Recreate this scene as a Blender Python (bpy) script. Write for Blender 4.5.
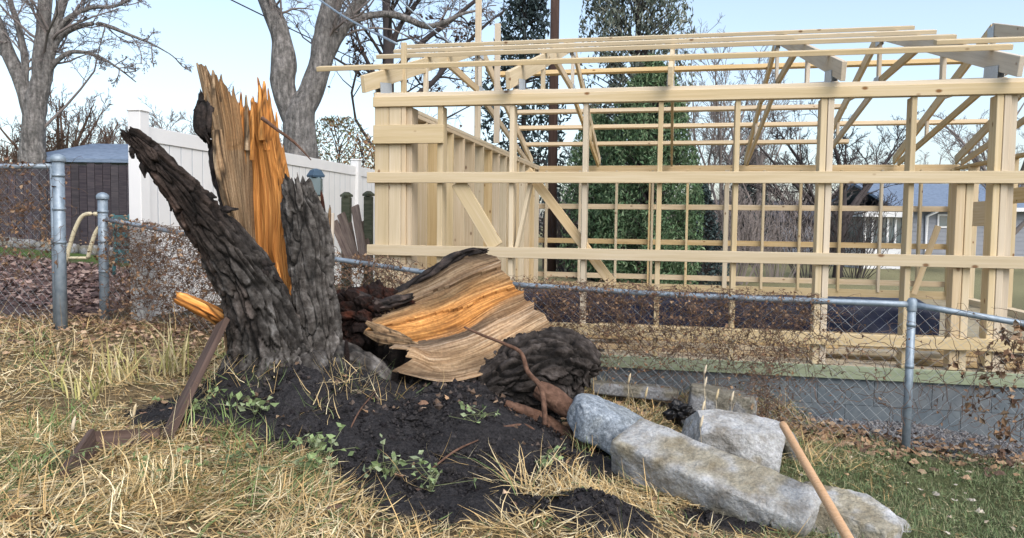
import bpy, math, random
import numpy as np
from mathutils import Vector, Matrix
random.seed(7); RNG = np.random.default_rng(7)
SC = bpy.context.scene
for o in list(bpy.data.objects): bpy.data.objects.remove(o)
COL = SC.collection

# ------------------------------------------------------------------ camera
F, PITCH, ROLL, CAMZ = 763.7, 0.0575, 0.0125, 1.5
cp, sp, cr, sr = math.cos(PITCH), math.sin(PITCH), math.cos(ROLL), math.sin(ROLL)
cam = bpy.data.cameras.new('camera'); camo = bpy.data.objects.new('camera', cam); COL.objects.link(camo)
cam.sensor_width = 36; cam.lens = F / 1024 * 36; cam.clip_start = .05; cam.clip_end = 3000
fw = Vector((0, cp, -sp)); u0 = Vector((0, sp, cp)); r0 = Vector((1, 0, 0))
rt = cr * r0 + sr * u0; up = -sr * r0 + cr * u0
camo.matrix_world = Matrix(((rt.x, up.x, -fw.x, 0), (rt.y, up.y, -fw.y, 0), (rt.z, up.z, -fw.z, CAMZ), (0, 0, 0, 1)))
SC.camera = camo

def P(px, py, Y):
    """pixel + forward distance in metres -> world point"""
    dx, dy = px - 512, py - 269
    a = dx * cr + dy * sr; b = -dx * sr + dy * cr
    d = np.array([a / F, cp - b / F * sp, -b / F * cp - sp])
    return np.array([0, 0, CAMZ]) + d * (Y / d[1])

# ------------------------------------------------------------------ sky, sun, exposure
SUN_DIR = Vector((0.38, -0.72, 0.80)).normalized()
w = bpy.data.worlds.new('World'); SC.world = w; w.use_nodes = True
nt = w.node_tree; bg = nt.nodes['Background']; sky = nt.nodes.new('ShaderNodeTexSky')
sky.sky_type = 'NISHITA'; sky.sun_disc = False
sky.sun_elevation = math.asin(SUN_DIR.z); sky.sun_rotation = math.atan2(SUN_DIR.x, SUN_DIR.y)
sky.air_density = 1.0; sky.dust_density = 2.6; sky.ozone_density = 1.0; sky.altitude = 100
hs = nt.nodes.new('ShaderNodeHueSaturation'); hs.inputs['Saturation'].default_value = .80; hs.inputs['Hue'].default_value = .493; nt.links.new(sky.outputs[0], hs.inputs['Color']); nt.links.new(hs.outputs[0], bg.inputs[0]); bg.inputs[1].default_value = 0.15
sl = bpy.data.lights.new('sun', 'SUN'); so = bpy.data.objects.new('sun', sl); COL.objects.link(so)
sl.energy = 1.2; sl.angle = math.radians(50); sl.color = (1, .94, .86)
so.rotation_euler = (-SUN_DIR).to_track_quat('-Z', 'Y').to_euler()
SC.view_settings.view_transform = 'Standard'; SC.view_settings.look = 'None'
SC.view_settings.exposure = 0.88; SC.view_settings.gamma = 1.0

# ------------------------------------------------------------------ numpy noise
def _h(ix, iy, iz, s):
    n = (ix.astype(np.int64) * 374761393 + iy.astype(np.int64) * 668265263 + iz.astype(np.int64) * 1274126177 + s * 974634777) & 0xffffffff
    n = ((n ^ (n >> 13)) * 1274126177) & 0xffffffff
    n = ((n ^ (n >> 16)) * 2246822519) & 0xffffffff
    return ((n ^ (n >> 15)) & 0xffffff) / float(0xffffff)
def vnoise(p, s=0):
    p = np.asarray(p, float); i = np.floor(p).astype(np.int64); f = p - i; f = f * f * (3 - 2 * f)
    r = 0
    for dx in (0, 1):
        for dy in (0, 1):
            for dz in (0, 1):
                wgt = (f[..., 0] if dx else 1 - f[..., 0]) * (f[..., 1] if dy else 1 - f[..., 1]) * (f[..., 2] if dz else 1 - f[..., 2])
                r = r + wgt * _h(i[..., 0] + dx, i[..., 1] + dy, i[..., 2] + dz, s)
    return r * 2 - 1
def fbm(p, o=4, s=0, g=.5):
    p = np.asarray(p, float); a, t, r = 1, 0, 0
    for k in range(o):
        r = r + a * vnoise(p * 2 ** k, s + k); t += a; a *= g
    return r / t
def voro(p, s=0):
    p = np.asarray(p, float); i = np.floor(p).astype(np.int64)
    f1 = np.full(p.shape[:-1], 9.); f2 = f1.copy(); cid = np.zeros(p.shape[:-1])
    for dx in (-1, 0, 1):
        for dy in (-1, 0, 1):
            for dz in (-1, 0, 1):
                c = i + np.array([dx, dy, dz])
                q = np.stack([c[..., k] + _h(c[..., 0], c[..., 1], c[..., 2], s + 11 * k) for k in range(3)], -1)
                d = np.sqrt(((q - p) ** 2).sum(-1)); n = d < f1
                f2 = np.where(n, f1, np.minimum(f2, d)); cid = np.where(n, _h(c[..., 0], c[..., 1], c[..., 2], s + 77), cid); f1 = np.where(n, d, f1)
    return f1, f2, cid
def sstep(a, b, x): t = np.clip((x - a) / (b - a), 0, 1); return t * t * (3 - 2 * t)
def nrm(v): return v / np.maximum(np.linalg.norm(v, axis=-1, keepdims=True), 1e-9)

# ------------------------------------------------------------------ mesh + object helpers
def mkmesh(name, V, Fc, mat=None, uv=None, col=None, smooth=False):
    V = np.asarray(V, np.float32).reshape(-1, 3); Fc = np.asarray(Fc, np.int32); k = Fc.shape[1]; n = len(Fc)
    me = bpy.data.meshes.new(name); me.vertices.add(len(V)); me.vertices.foreach_set('co', V.ravel())
    me.loops.add(n * k); me.loops.foreach_set('vertex_index', Fc.ravel())
    me.polygons.add(n); me.polygons.foreach_set('loop_start', np.arange(0, n * k, k, dtype=np.int32))
    me.polygons.foreach_set('use_smooth', np.full(n, bool(smooth)))
    if uv is not None:
        l = me.uv_layers.new(name='UVMap'); l.data.foreach_set('uv', np.asarray(uv, np.float32)[Fc.ravel()].ravel())
    if col is not None:
        c = np.asarray(col, np.float32)
        if c.shape[1] == 3: c = np.concatenate([c, np.ones((len(c), 1), np.float32)], 1)
        a = me.color_attributes.new('Col', 'FLOAT_COLOR', 'POINT'); a.data.foreach_set('color', c.ravel())
    me.update(); me.validate()
    if mat: me.materials.append(mat)
    return me
def obj(name, me, parent=None, M=None):
    o = bpy.data.objects.new(name, me); COL.objects.link(o)
    if parent: o.parent = parent
    if M is not None: o.matrix_basis = M
    return o
def tag(o, label=None, cat=None, group=None, kind=None):
    if label: o['label'] = label
    if cat: o['category'] = cat
    if group: o['group'] = group
    if kind: o['kind'] = kind
    return o
def empty(name, loc, label, cat, group=None, rz=0):
    o = bpy.data.objects.new(name, None); COL.objects.link(o); o.location = Vector(loc); o.rotation_euler = (0, 0, rz); o.empty_display_size = .1
    return tag(o, label, cat, group)
BOXF = np.array([(0, 1, 3, 2), (4, 6, 7, 5), (0, 4, 5, 1), (2, 3, 7, 6), (0, 2, 6, 4), (1, 5, 7, 3)])
def boxmesh(name, lo, hi, mat, bev=0.0):
    """bevelled box (44 triangles), local coordinates in metres"""
    lo = np.array(lo, float); hi = np.array(hi, float)
    if bev <= 0:
        V = [(x, y, z) for x in (lo[0], hi[0]) for y in (lo[1], hi[1]) for z in (lo[2], hi[2])]
        return mkmesh(name, V, BOXF, mat)
    V = []; idx = {}
    for cx in (0, 1):
        for cy in (0, 1):
            for cz in (0, 1):
                c = np.array([(lo, hi)[cx][0], (lo, hi)[cy][1], (lo, hi)[cz][2]]); sg = np.array([1 - 2 * cx, 1 - 2 * cy, 1 - 2 * cz])
                for ax in range(3):
                    q = c + sg * bev; q[ax] = c[ax]; idx[(cx, cy, cz, ax)] = len(V); V.append(q)
    Fs = []
    for ax in range(3):
        o1, o2 = [a for a in range(3) if a != ax]
        for s in (0, 1):
            q = []
            for a, b in ((0, 0), (1, 0), (1, 1), (0, 1)):
                k = [0, 0, 0]; k[ax] = s; k[o1] = a; k[o2] = b; q.append(idx[tuple(k) + (ax,)])
            Fs.append(q)
    for ax in range(3):
        o1, o2 = [a for a in range(3) if a != ax]
        for a in (0, 1):
            for b in (0, 1):
                k0 = [0, 0, 0]; k0[o1] = a; k0[o2] = b; k1 = list(k0); k1[ax] = 1
                Fs.append([idx[tuple(k0) + (o1,)], idx[tuple(k1) + (o1,)], idx[tuple(k1) + (o2,)], idx[tuple(k0) + (o2,)]])
    for cx in (0, 1):
        for cy in (0, 1):
            for cz in (0, 1): Fs.append([idx[(cx, cy, cz, a)] for a in range(3)])
    me = bpy.data.meshes.new(name); me.from_pydata([tuple(v) for v in V], [], Fs)
    import bmesh
    bm = bmesh.new(); bm.from_mesh(me); bmesh.ops.recalc_face_normals(bm, faces=bm.faces); bm.to_mesh(me); bm.free()
    if mat: me.materials.append(mat)
    return me
def timber(name, parent, a, b, wd, th, mat, side=(0, 0, 1), bev=.003):
    """board from a to b; wd measured along `side` (made square to the length), th across"""
    a = np.array(a, float); b = np.array(b, float); L = np.linalg.norm(b - a); x = (b - a) / L
    s = np.array(side, float); s = s - x * (s @ x); s /= np.linalg.norm(s); t = np.cross(x, s)
    M = Matrix(((x[0], t[0], s[0], a[0]), (x[1], t[1], s[1], a[1]), (x[2], t[2], s[2], a[2]), (0, 0, 0, 1)))
    return obj(name, boxmesh(name, (0, -th / 2, -wd / 2), (L, th / 2, wd / 2), mat, bev), parent, M)
def tubes(Pm, R, sides=5):
    """batch of polylines Pm (m,k,3), radii R (m,k) -> V,F"""
    Pm = np.asarray(Pm, float); R = np.asarray(R, float); m, k, _ = Pm.shape
    T = nrm(np.gradient(Pm, axis=1)); ref = np.where(np.abs(T[..., 2:3]) > .9, np.array([1., 0, 0]), np.array([0, 0, 1.]))
    ref = np.repeat(ref[:, :1], k, 1); N = nrm(np.cross(T, ref)); B = np.cross(T, N)
    th = np.arange(sides) * 2 * np.pi / sides
    V = Pm[:, :, None] + R[:, :, None, None] * (np.cos(th)[:, None] * N[:, :, None] + np.sin(th)[:, None] * B[:, :, None])
    base = (np.arange(m)[:, None, None] * k + np.arange(k - 1)[None, :, None]) * sides; j = np.arange(sides)[None, None]; j2 = (j + 1) % sides
    Fq = np.stack([base + j, base + j2, base + sides + j2, base + sides + j], -1).reshape(-1, 4)
    return V.reshape(-1, 3), Fq
def tube1(pts, rad, sides=8, n=None):
    pts = np.asarray(pts, float); rad = np.broadcast_to(np.asarray(rad, float), (len(pts),))
    if n: pts, rad = smooth_path(pts, rad, n)
    V, Fq = tubes(pts[None], np.asarray(rad)[None], sides)
    # close ends with fan quads
    k = len(pts); c0 = len(V); V = np.concatenate([V, pts[:1], pts[-1:]])
    j = np.arange(sides); j2 = (j + 1) % sides; e = (k - 1) * sides
    Fe = np.concatenate([np.stack([j2, j, np.full(sides, c0), np.full(sides, c0)], 1), np.stack([e + j, e + j2, np.full(sides, c0 + 1), np.full(sides, c0 + 1)], 1)])
    return V, Fq, Fe
def quads_tris(name, V, Fq, Ft, mat, smooth=True, uv=None):
    """quads plus triangles (given as quads with doubled last index)"""
    T = np.concatenate([Fq[:, [0, 1, 2]], Fq[:, [0, 2, 3]], np.asarray(Ft)[:, :3]]); return mkmesh(name, V, T, mat, uv=uv, smooth=smooth)
def tubeobj(name, pts, rad, mat, parent=None, sides=8, n=None, smooth=True):
    V, Fq, Fe = tube1(pts, rad, sides, n); return obj(name, quads_tris(name, V, Fq, Fe, mat, smooth), parent)
def smooth_path(pts, rad, n):
    pts = np.asarray(pts, float); rad = np.asarray(rad, float); k = len(pts)
    t = np.linspace(0, k - 1, n); i = np.clip(t.astype(int), 0, k - 2); f = t - i
    ext = np.concatenate([[2 * pts[0] - pts[1]], pts, [2 * pts[-1] - pts[-2]]])
    p0, p1, p2, p3 = ext[i], ext[i + 1], ext[i + 2], ext[i + 3]; f_ = f[:, None]
    c = .5 * (2 * p1 + (p2 - p0) * f_ + (2 * p0 - 5 * p1 + 4 * p2 - p3) * f_ ** 2 + (3 * p1 - p0 - 3 * p2 + p3) * f_ ** 3)
    return c, np.interp(t, np.arange(k), rad)

# ------------------------------------------------------------------ materials
def _lin(n, k, v):
    n.inputs[k].default_value = v
def nmat(name, cols, scale=5., stretch=(1, 1, 1), coord='Object', rough=.85, bump=.3, bscale=None, bdist=.01, detail=8, rnd=0., metal=0., dist=0., vcol=False, spec=.3, bstretch=None, knots=0., trans=0., speck=0., spscale=120.):
    m = bpy.data.materials.new(name); m.use_nodes = True; t = m.node_tree; b = t.nodes['Principled BSDF']; L = t.links.new; N = t.nodes.new
    b.inputs['Roughness'].default_value = rough; b.inputs['Metallic'].default_value = metal; b.inputs['Specular IOR Level'].default_value = spec
    tc = N('ShaderNodeTexCoord'); src = tc.outputs[coord]
    oi = N('ShaderNodeObjectInfo'); ad = N('ShaderNodeVectorMath'); ad.operation = 'ADD'
    mu = N('ShaderNodeMath'); mu.operation = 'MULTIPLY'; mu.inputs[1].default_value = 37.; L(oi.outputs['Random'], mu.inputs[0])
    L(src, ad.inputs[0]); L(mu.outputs[0], ad.inputs[1])
    def noise(sc, st, det, ds=0.):
        mp = N('ShaderNodeMapping'); mp.inputs['Scale'].default_value = st; L(ad.outputs[0], mp.inputs['Vector'])
        n = N('ShaderNodeTexNoise'); n.inputs['Scale'].default_value = sc; n.inputs['Detail'].default_value = det; n.inputs['Roughness'].default_value = .62; n.inputs['Distortion'].default_value = ds
        L(mp.outputs[0], n.inputs['Vector']); return n, mp
    n1, mp1 = noise(scale, stretch, detail, dist)
    rp = N('ShaderNodeValToRGB'); el = rp.color_ramp.elements
    k = len(cols)
    for i, c in enumerate(cols):
        pos = .5 if k == 1 else .28 + .44 * i / (k - 1)
        if i < 2 and i < len(el): e = el[i]; e.position = pos
        else: e = el.new(pos)
        e.color = (*c, 1)
    if k == 1: el[1].position = .9; el[1].color = (*cols[0], 1)
    L(n1.outputs['Fac'], rp.inputs[0]); out = rp.outputs[0]
    if vcol:
        at = N('ShaderNodeAttribute'); at.attribute_name = 'Col'; mx = N('ShaderNodeMix'); mx.data_type = 'RGBA'; mx.blend_type = 'MULTIPLY'; mx.inputs[0].default_value = 1
        L(at.outputs['Color'], mx.inputs[6]); L(out, mx.inputs[7]); out = mx.outputs[2]
    if knots:
        mk = N('ShaderNodeMapping'); mk.inputs['Scale'].default_value = (4.2, 7, 7); L(ad.outputs[0], mk.inputs['Vector'])
        vo = N('ShaderNodeTexVoronoi'); vo.inputs['Scale'].default_value = 1.0; L(mk.outputs[0], vo.inputs['Vector'])
        kr = N('ShaderNodeMapRange'); kr.inputs[1].default_value = .06; kr.inputs[2].default_value = .12; kr.inputs[3].default_value = knots; kr.inputs[4].default_value = 0; L(vo.outputs['Distance'], kr.inputs[0])
        mx = N('ShaderNodeMix'); mx.data_type = 'RGBA'; L(kr.outputs[0], mx.inputs[0]); L(out, mx.inputs[6]); mx.inputs[7].default_value = (.16, .075, .03, 1); out = mx.outputs[2]
    if speck:
        n3, _ = noise(spscale, (1, 1, 1), 4); mr3 = N('ShaderNodeMapRange'); mr3.inputs[1].default_value = .35; mr3.inputs[2].default_value = .65; mr3.inputs[3].default_value = 1 - speck; mr3.inputs[4].default_value = 1 + speck; L(n3.outputs['Fac'], mr3.inputs[0])
        mx = N('ShaderNodeMix'); mx.data_type = 'RGBA'; mx.blend_type = 'MULTIPLY'; mx.inputs[0].default_value = 1; L(out, mx.inputs[6]); L(mr3.outputs[0], mx.inputs[7]); out = mx.outputs[2]
    if rnd:
        hs = N('ShaderNodeHueSaturation'); mr = N('ShaderNodeMapRange'); mr.inputs[3].default_value = 1 - rnd; mr.inputs[4].default_value = 1 + rnd * .7; L(oi.outputs['Random'], mr.inputs[0]); L(mr.outputs[0], hs.inputs['Value'])
        wn = N('ShaderNodeTexWhiteNoise'); wn.noise_dimensions = '1D'; L(mu.outputs[0], wn.inputs['W']); m2 = N('ShaderNodeMapRange'); m2.inputs[3].default_value = .75; m2.inputs[4].default_value = 1.25; L(wn.outputs['Value'], m2.inputs[0]); L(m2.outputs[0], hs.inputs['Saturation'])
        L(out, hs.inputs['Color']); out = hs.outputs[0]
    L(out, b.inputs['Base Color'])
    if bump:
        n2, _ = noise(bscale or scale * 2, bstretch or stretch, 10)
        bp = N('ShaderNodeBump'); bp.inputs['Strength'].default_value = bump; bp.inputs['Distance'].default_value = bdist; L(n2.outputs['Fac'], bp.inputs['Height']); L(bp.outputs[0], b.inputs['Normal'])
    if trans:
        b.inputs['Subsurface Weight'].default_value = 0
    return m
MT = {}
MT['lumber'] = nmat('pale_lumber', [(.47, .385, .25), (.545, .455, .31), (.60, .515, .38)], 5, (.3, 9, 9), rough=.75, bump=.2, bdist=.002, rnd=.15, knots=.9)
MT['lumber2'] = nmat('warm_lumber', [(.45, .335, .19), (.53, .41, .25), (.59, .48, .325)], 5, (.3, 9, 9), rough=.75, bump=.15, bdist=.002, rnd=.14, knots=.8)
MT['lumbergrey'] = nmat('greyed_lumber', [(.48, .41, .32), (.56, .49, .39), (.62, .55, .45)], 5, (.3, 9, 9), rough=.8, bump=.15, bdist=.002, rnd=.10, knots=.6)
MT['treated'] = nmat('treated_lumber', [(.20, .245, .16), (.26, .305, .205), (.31, .35, .245)], 4, (.35, 12, 12), rough=.8, bump=.15, bdist=.002, knots=.7)
MT['galv'] = nmat('galvanised_steel', [(.16, .21, .26), (.24, .30, .36), (.32, .38, .44)], 22, rough=.5, bump=.05, metal=.35, spec=.5)
MT['wire'] = nmat('galvanised_wire', [(.24, .27, .29), (.36, .39, .41)], 22, rough=.5, bump=0, metal=.2)
MT['plate'] = nmat('truss_plate', [(.42, .46, .5), (.55, .6, .65)], 60, rough=.5, bump=.3, metal=.3)
MT['block'] = nmat('concrete_block', [(.10, .125, .145), (.13, .155, .175), (.16, .185, .20)], 9, rough=.95, bump=.4, bscale=60, bdist=.003, rnd=.02)
MT['mortar'] = nmat('mortar', [(.10, .12, .135), (.13, .15, .165)], 30, rough=.95, bump=.4)
MT['tarp'] = nmat('navy_tarp', [(.004, .008, .026), (.008, .014, .042)], 6, rough=.5, bump=.5, bscale=4, bdist=.03)
MT['bark'] = nmat('bark', [(.011, .010, .009), (.036, .032, .029), (.085, .079, .074), (.175, .17, .165)], 16, (1, 1, 1), rough=.95, bump=.9, bscale=45, bdist=.012, vcol=True)
MT['barkdark'] = nmat('dark_bark', [(.006, .006, .007), (.022, .018, .017), (.06, .045, .04)], 18, rough=.95, bump=.9, bscale=40, bdist=.012, vcol=True)
MT['woodA'] = nmat('weathered_wood', [(.05, .032, .02), (.17, .105, .055), (.28, .195, .115), (.40, .32, .225)], 2.2, (42, 1.3, 1), coord='UV', rough=.85, bump=.9, bscale=3, bstretch=(60, 1.6, 1), bdist=.008, vcol=True, speck=.18, spscale=60)
MT['woodB'] = nmat('orange_heartwood', [(.10, .032, .009), (.36, .14, .032), (.53, .24, .062), (.66, .38, .15)], 2.2, (40, 1.0, 1), coord='UV', rough=.75, bump=.9, bscale=3, bstretch=(60, 1.2, 1), bdist=.006, vcol=True)
MT['rot'] = nmat('rotten_red_wood', [(.004, .003, .003), (.012, .006, .005), (.075, .020, .009)], 6, rough=.95, bump=1., bscale=14, bdist=.03)
MT['root'] = nmat('root_bark', [(.05, .028, .018), (.11, .06, .04), (.17, .10, .07)], 30, rough=.9, bump=.7, bscale=60, bdist=.006)
MT['board'] = nmat('old_brown_board', [(.045, .028, .022), (.085, .056, .045), (.13, .09, .075)], 4, (.6, 14, 14), rough=.85, bump=.4, bdist=.003)
MT['granite'] = nmat('blue_grey_granite', [(.09, .11, .13), (.21, .245, .28), (.38, .42, .46)], 34, rough=.85, bump=.8, bscale=50, bdist=.008, vcol=True, speck=.28, spscale=110)
MT['lime'] = nmat('limestone', [(.17, .15, .115), (.28, .275, .255), (.38, .39, .385), (.50, .51, .52)], 9, rough=.9, bump=1., bscale=22, bdist=.03, detail=12, vcol=True, speck=.20, spscale=75)
MT['blackbag'] = nmat('black_plastic', [(.006, .006, .007), (.012, .012, .013)], 8, rough=.4, bump=.3)
MT['handle'] = nmat('ash_handle', [(.42, .24, .12), (.55, .34, .19), (.62, .42, .26)], 6, (.4, 20, 20), rough=.55, bump=.1)
MT['vinyl'] = nmat('white_vinyl', [(.67, .68, .69), (.72, .73, .735)], 3, rough=.5, bump=.03)
MT['vinylgap'] = nmat('vinyl_groove', [(.38, .41, .45), (.42, .45, .49)], 3, rough=.6, bump=.0)
MT['darkfence'] = nmat('dark_weathered_fence', [(.025, .022, .03), (.055, .048, .056), (.09, .075, .08)], 5, (8, 8, .6), rough=.9, bump=.3, rnd=.3)
MT['shingle_blue'] = nmat('blue_grey_shingle', [(.10, .14, .20), (.15, .20, .28), (.20, .25, .33)], 7, (1, 1, 4), rough=.9, bump=.4)
MT['shingle_dark'] = nmat('dark_shingle', [(.05, .05, .06), (.09, .09, .10)], 7, (1, 1, 4), rough=.9, bump=.4)
MT['siding'] = nmat('grey_siding', [(.22, .24, .28), (.26, .28, .32)], 2, rough=.7, bump=.05)
MT['trimwhite'] = nmat('white_trim', [(.70, .72, .74), (.75, .77, .79)], 3, rough=.5, bump=0)
MT['glass'] = nmat('window_glass', [(.06, .10, .12), (.12, .17, .19)], 1.5, rough=.12, bump=0, spec=.8)
MT['greybark'] = nmat('grey_tree_bark', [(.08, .078, .075), (.18, .172, .165), (.32, .305, .295)], 5, (3, 3, .7), rough=.95, bump=1., bscale=9, bstretch=(3, 3, .8), bdist=.08, speck=.3, spscale=14)
MT['twig'] = nmat('twig', [(.16, .14, .135), (.23, .20, .19)], 3, rough=.95, bump=0)
MT['twigdark'] = nmat('dark_twig', [(.035, .03, .031), (.065, .056, .057)], 3, rough=.95, bump=0)
MT['twigred'] = nmat('reddish_twig', [(.085, .055, .042), (.14, .095, .072)], 3, rough=.95, bump=0)
MT['leaf'] = nmat('foliage', [(.75, .75, .75), (1.1, 1.1, 1.1)], 2, rough=.8, bump=0, vcol=True)
MT['blade'] = nmat('blades', [(.8, .8, .8), (1.1, 1.1, 1.1)], 9, rough=.75, bump=0, vcol=True)
MT['polewood'] = nmat('utility_pole_wood', [(.06, .035, .028), (.11, .068, .055)], 3, (6, 6, .5), rough=.9, bump=.4)
MT['cable'] = nmat('cable', [(.05, .05, .055)], 3, rough=.6, bump=0)
MT['mosspost'] = nmat('mossy_post', [(.03, .035, .025), (.065, .075, .05), (.11, .115, .085)], 6, (5, 5, .8), rough=.95, bump=.5)
MT['oldplank'] = nmat('old_grey_plank', [(.06, .045, .04), (.13, .10, .085), (.19, .155, .13)], 5, (1, 12, 12), rough=.9, bump=.4, rnd=.25)
MT['cream'] = nmat('cream_paint', [(.50, .44, .30), (.60, .54, .38)], 8, rough=.5, bump=.1)
MT['teal'] = nmat('teal_plastic', [(.04, .15, .17), (.07, .22, .24)], 8, rough=.5, bump=.1)
MT['bluecap'] = nmat('blue_cap', [(.035, .065, .10), (.05, .09, .14)], 8, rough=.4, bump=0)
MT['floor'] = nmat('dirt_floor', [(.25, .21, .14), (.36, .31, .21), (.44, .39, .28)], 6, rough=.95, bump=.5, bscale=30)
MT['flatstone'] = nmat('flat_grey_stone', [(.14, .145, .15), (.25, .26, .265)], 9, rough=.9, bump=.8, bscale=30, bdist=.015, vcol=True, speck=.35, spscale=70)

# ================================================================== terrain
YAW, BX, BY, BZ = .2066, -1.1757, 6.5171, CAMZ - 1.1297
D, WID = 7.375, 6.95
def barn_uv(X, Y):
    dx, dy = X - BX, Y - BY
    return dx * math.cos(YAW) - dy * math.sin(YAW), dx * math.sin(YAW) + dy * math.cos(YAW)
def ell(X, Y, cx, cy, rx, ry): return ((X - cx) / rx) ** 2 + ((Y - cy) / ry) ** 2
def soil_shade_mask(X, Y):
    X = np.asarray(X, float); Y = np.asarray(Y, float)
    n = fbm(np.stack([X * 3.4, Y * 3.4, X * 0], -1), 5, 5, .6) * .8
    d = np.minimum.reduce([ell(X, Y, -.95, 4.30, .98, .72), ell(X, Y, -.25, 4.15, .95, .85), ell(X, Y, -.32, 3.50, .62, .52), ell(X, Y, -1.70, 4.25, .38, .48), ell(X, Y, -.22, 3.22, .5, .34), ell(X, Y, -.75, 3.75, .6, .4),  # bare soil, plus the shadow between leaning board and stump painted in soil colour
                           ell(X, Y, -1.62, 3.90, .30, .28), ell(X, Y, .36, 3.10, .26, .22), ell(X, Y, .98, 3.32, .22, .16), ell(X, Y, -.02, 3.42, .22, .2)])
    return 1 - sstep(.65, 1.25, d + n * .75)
def terrain(X, Y):
    X = np.asarray(X, float); Y = np.asarray(Y, float)
    Xc = np.clip(X, -9, 3.6)
    z = .28 - .085 * Xc
    mx = np.exp(-(np.maximum(0, -1.50 - X) / .27) ** 2 - (np.maximum(0, X + .30) / .48) ** 2)
    my = np.where(Y < 4.55, np.exp(-((Y - 4.55) / .80) ** 2), np.exp(-((Y - 4.55) / .55) ** 2))
    z = z + .33 * mx * my * (1 + .12 * fbm(np.stack([X * 2.4, Y * 2.4, 0 * X], -1), 3, 19)) + .05 * np.exp(-ell(X, Y, -1.05, 4.05, .32, .25)) - .05 * np.exp(-ell(X, Y, -.62, 4.2, .12, .3)) - .05 * np.exp(-ell(X, Y, -.30, 4.32, .34, .22))
    z = z + .13 * np.exp(-ell(X, Y, .36, 3.12, .24, .16)) + .03 * np.exp(-ell(X, Y, -1.2, 2.9, .8, .4))
    near = np.exp(-np.maximum(0, Y - 7) / 2.5) * np.exp(-np.maximum(0, np.abs(X) - 5) / 3)
    n = fbm(np.stack([X * 1.6, Y * 1.6, 0 * X], -1), 3, 21) * .05
    n = n + fbm(np.stack([X * 7, Y * 7, 0 * X], -1), 3, 31) * .014
    return z + n * near - .012 * np.clip(Y - 30, 0, 40)
def gaxis(lo, hi, step, far, growth):
    a = list(np.arange(lo, hi + 1e-6, step)); s = step; x = a[-1]
    while x < far[1]: s *= growth; x += s; a.append(x)
    s = step; x = a[0]
    while x > far[0]: s *= growth; x -= s; a.insert(0, x)
    return np.array(a)
gx = gaxis(-4.2, 4.2, .026, (-400, 400), 1.22); gy = gaxis(2.0, 7.2, .026, (-40, 900), 1.2)
GX, GY = np.meshgrid(gx, gy); GZ = terrain(GX, GY); SM = soil_shade_mask(GX, GY)
p3 = np.stack([GX, GY, GX * 0], -1)
f1, f2, cid = voro(p3 * 17, 3)
GZ = GZ + SM * (fbm(p3 * 7, 5, 41, .6) * .05 + (.5 - f1) * .030 * (cid > .35))
uu, vv = barn_uv(GX, GY)
strip = sstep(-.95, -.62, vv + .10 * fbm(p3 * 2.5, 3, 8)) * (vv < .3) * sstep(1.55, 2.1, uu) * (uu < 12)      # gravel along the foundation
green = sstep(1.15, 1.7, GX + .5 * fbm(p3 * 1.4, 3, 61)) * (1 - strip) * (vv < 0)
far = (vv > 7.4) | (GY > 9) & (GX < -1)
c_dry = np.array([.15, .112, .062]); c_soil_shade = np.array([.027, .026, .028]); c_grn = np.array([.08, .092, .042]); c_gra = np.array([.13, .13, .135]); c_far = np.array([.20, .19, .105])
nz = (fbm(p3 * 5, 4, 71)[..., None] * .35 + 1)
C = c_dry * np.ones(GX.shape + (3,)) * nz
C = C * (1 - green[..., None]) + c_grn * nz * green[..., None]
C = C * (1 - strip[..., None]) + c_gra * nz * strip[..., None]
C = np.where(far[..., None], c_far * (1 + .45 * fbm(p3 * .45, 4, 9)[..., None]), C)
mul = (GX < -3.9) & (GY > 6.6) & (GY < 11.5); C = np.where(mul[..., None], np.array([.11, .075, .068]) * nz, C)
lawn = (GX < -4) & (GY >= 11.5); C = np.where(lawn[..., None], np.array([.07, .11, .03]) * nz, C)
C = C * (1 - SM[..., None]) + c_soil_shade * (1 + .4 * fbm(p3 * 11, 3, 77))[..., None] * SM[..., None]
ny, nx = GX.shape; ii = (np.arange(ny - 1)[:, None] * nx + np.arange(nx - 1)[None]).ravel()
MT['ground'] = nmat('ground_earth', [(.55, .55, .55), (1.0, 1.0, 1.0), (1.4, 1.35, 1.3)], 30, rough=.97, bump=1., bscale=60, bdist=.02, vcol=True, spec=.15, speck=.4, spscale=90)
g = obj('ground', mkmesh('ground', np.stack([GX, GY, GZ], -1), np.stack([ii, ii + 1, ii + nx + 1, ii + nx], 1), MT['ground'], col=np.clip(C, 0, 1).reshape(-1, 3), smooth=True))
tag(g, kind='structure')
def gz(x, y): return float(terrain(np.array([x]), np.array([y]))[0])
def G(px, py, lift=0.):
    """where the ray through a pixel first meets the terrain"""
    Ys = np.arange(1.6, 12, .01); d = P(px, py, 1.0) - np.array([0, 0, CAMZ]); q = np.array([0, 0, CAMZ])[None] + d[None] * Ys[:, None]
    h = q[:, 2] - terrain(q[:, 0], q[:, 1]); i = int(np.argmax(h < 0)); r = q[i].copy(); r[2] += lift; return r

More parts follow.
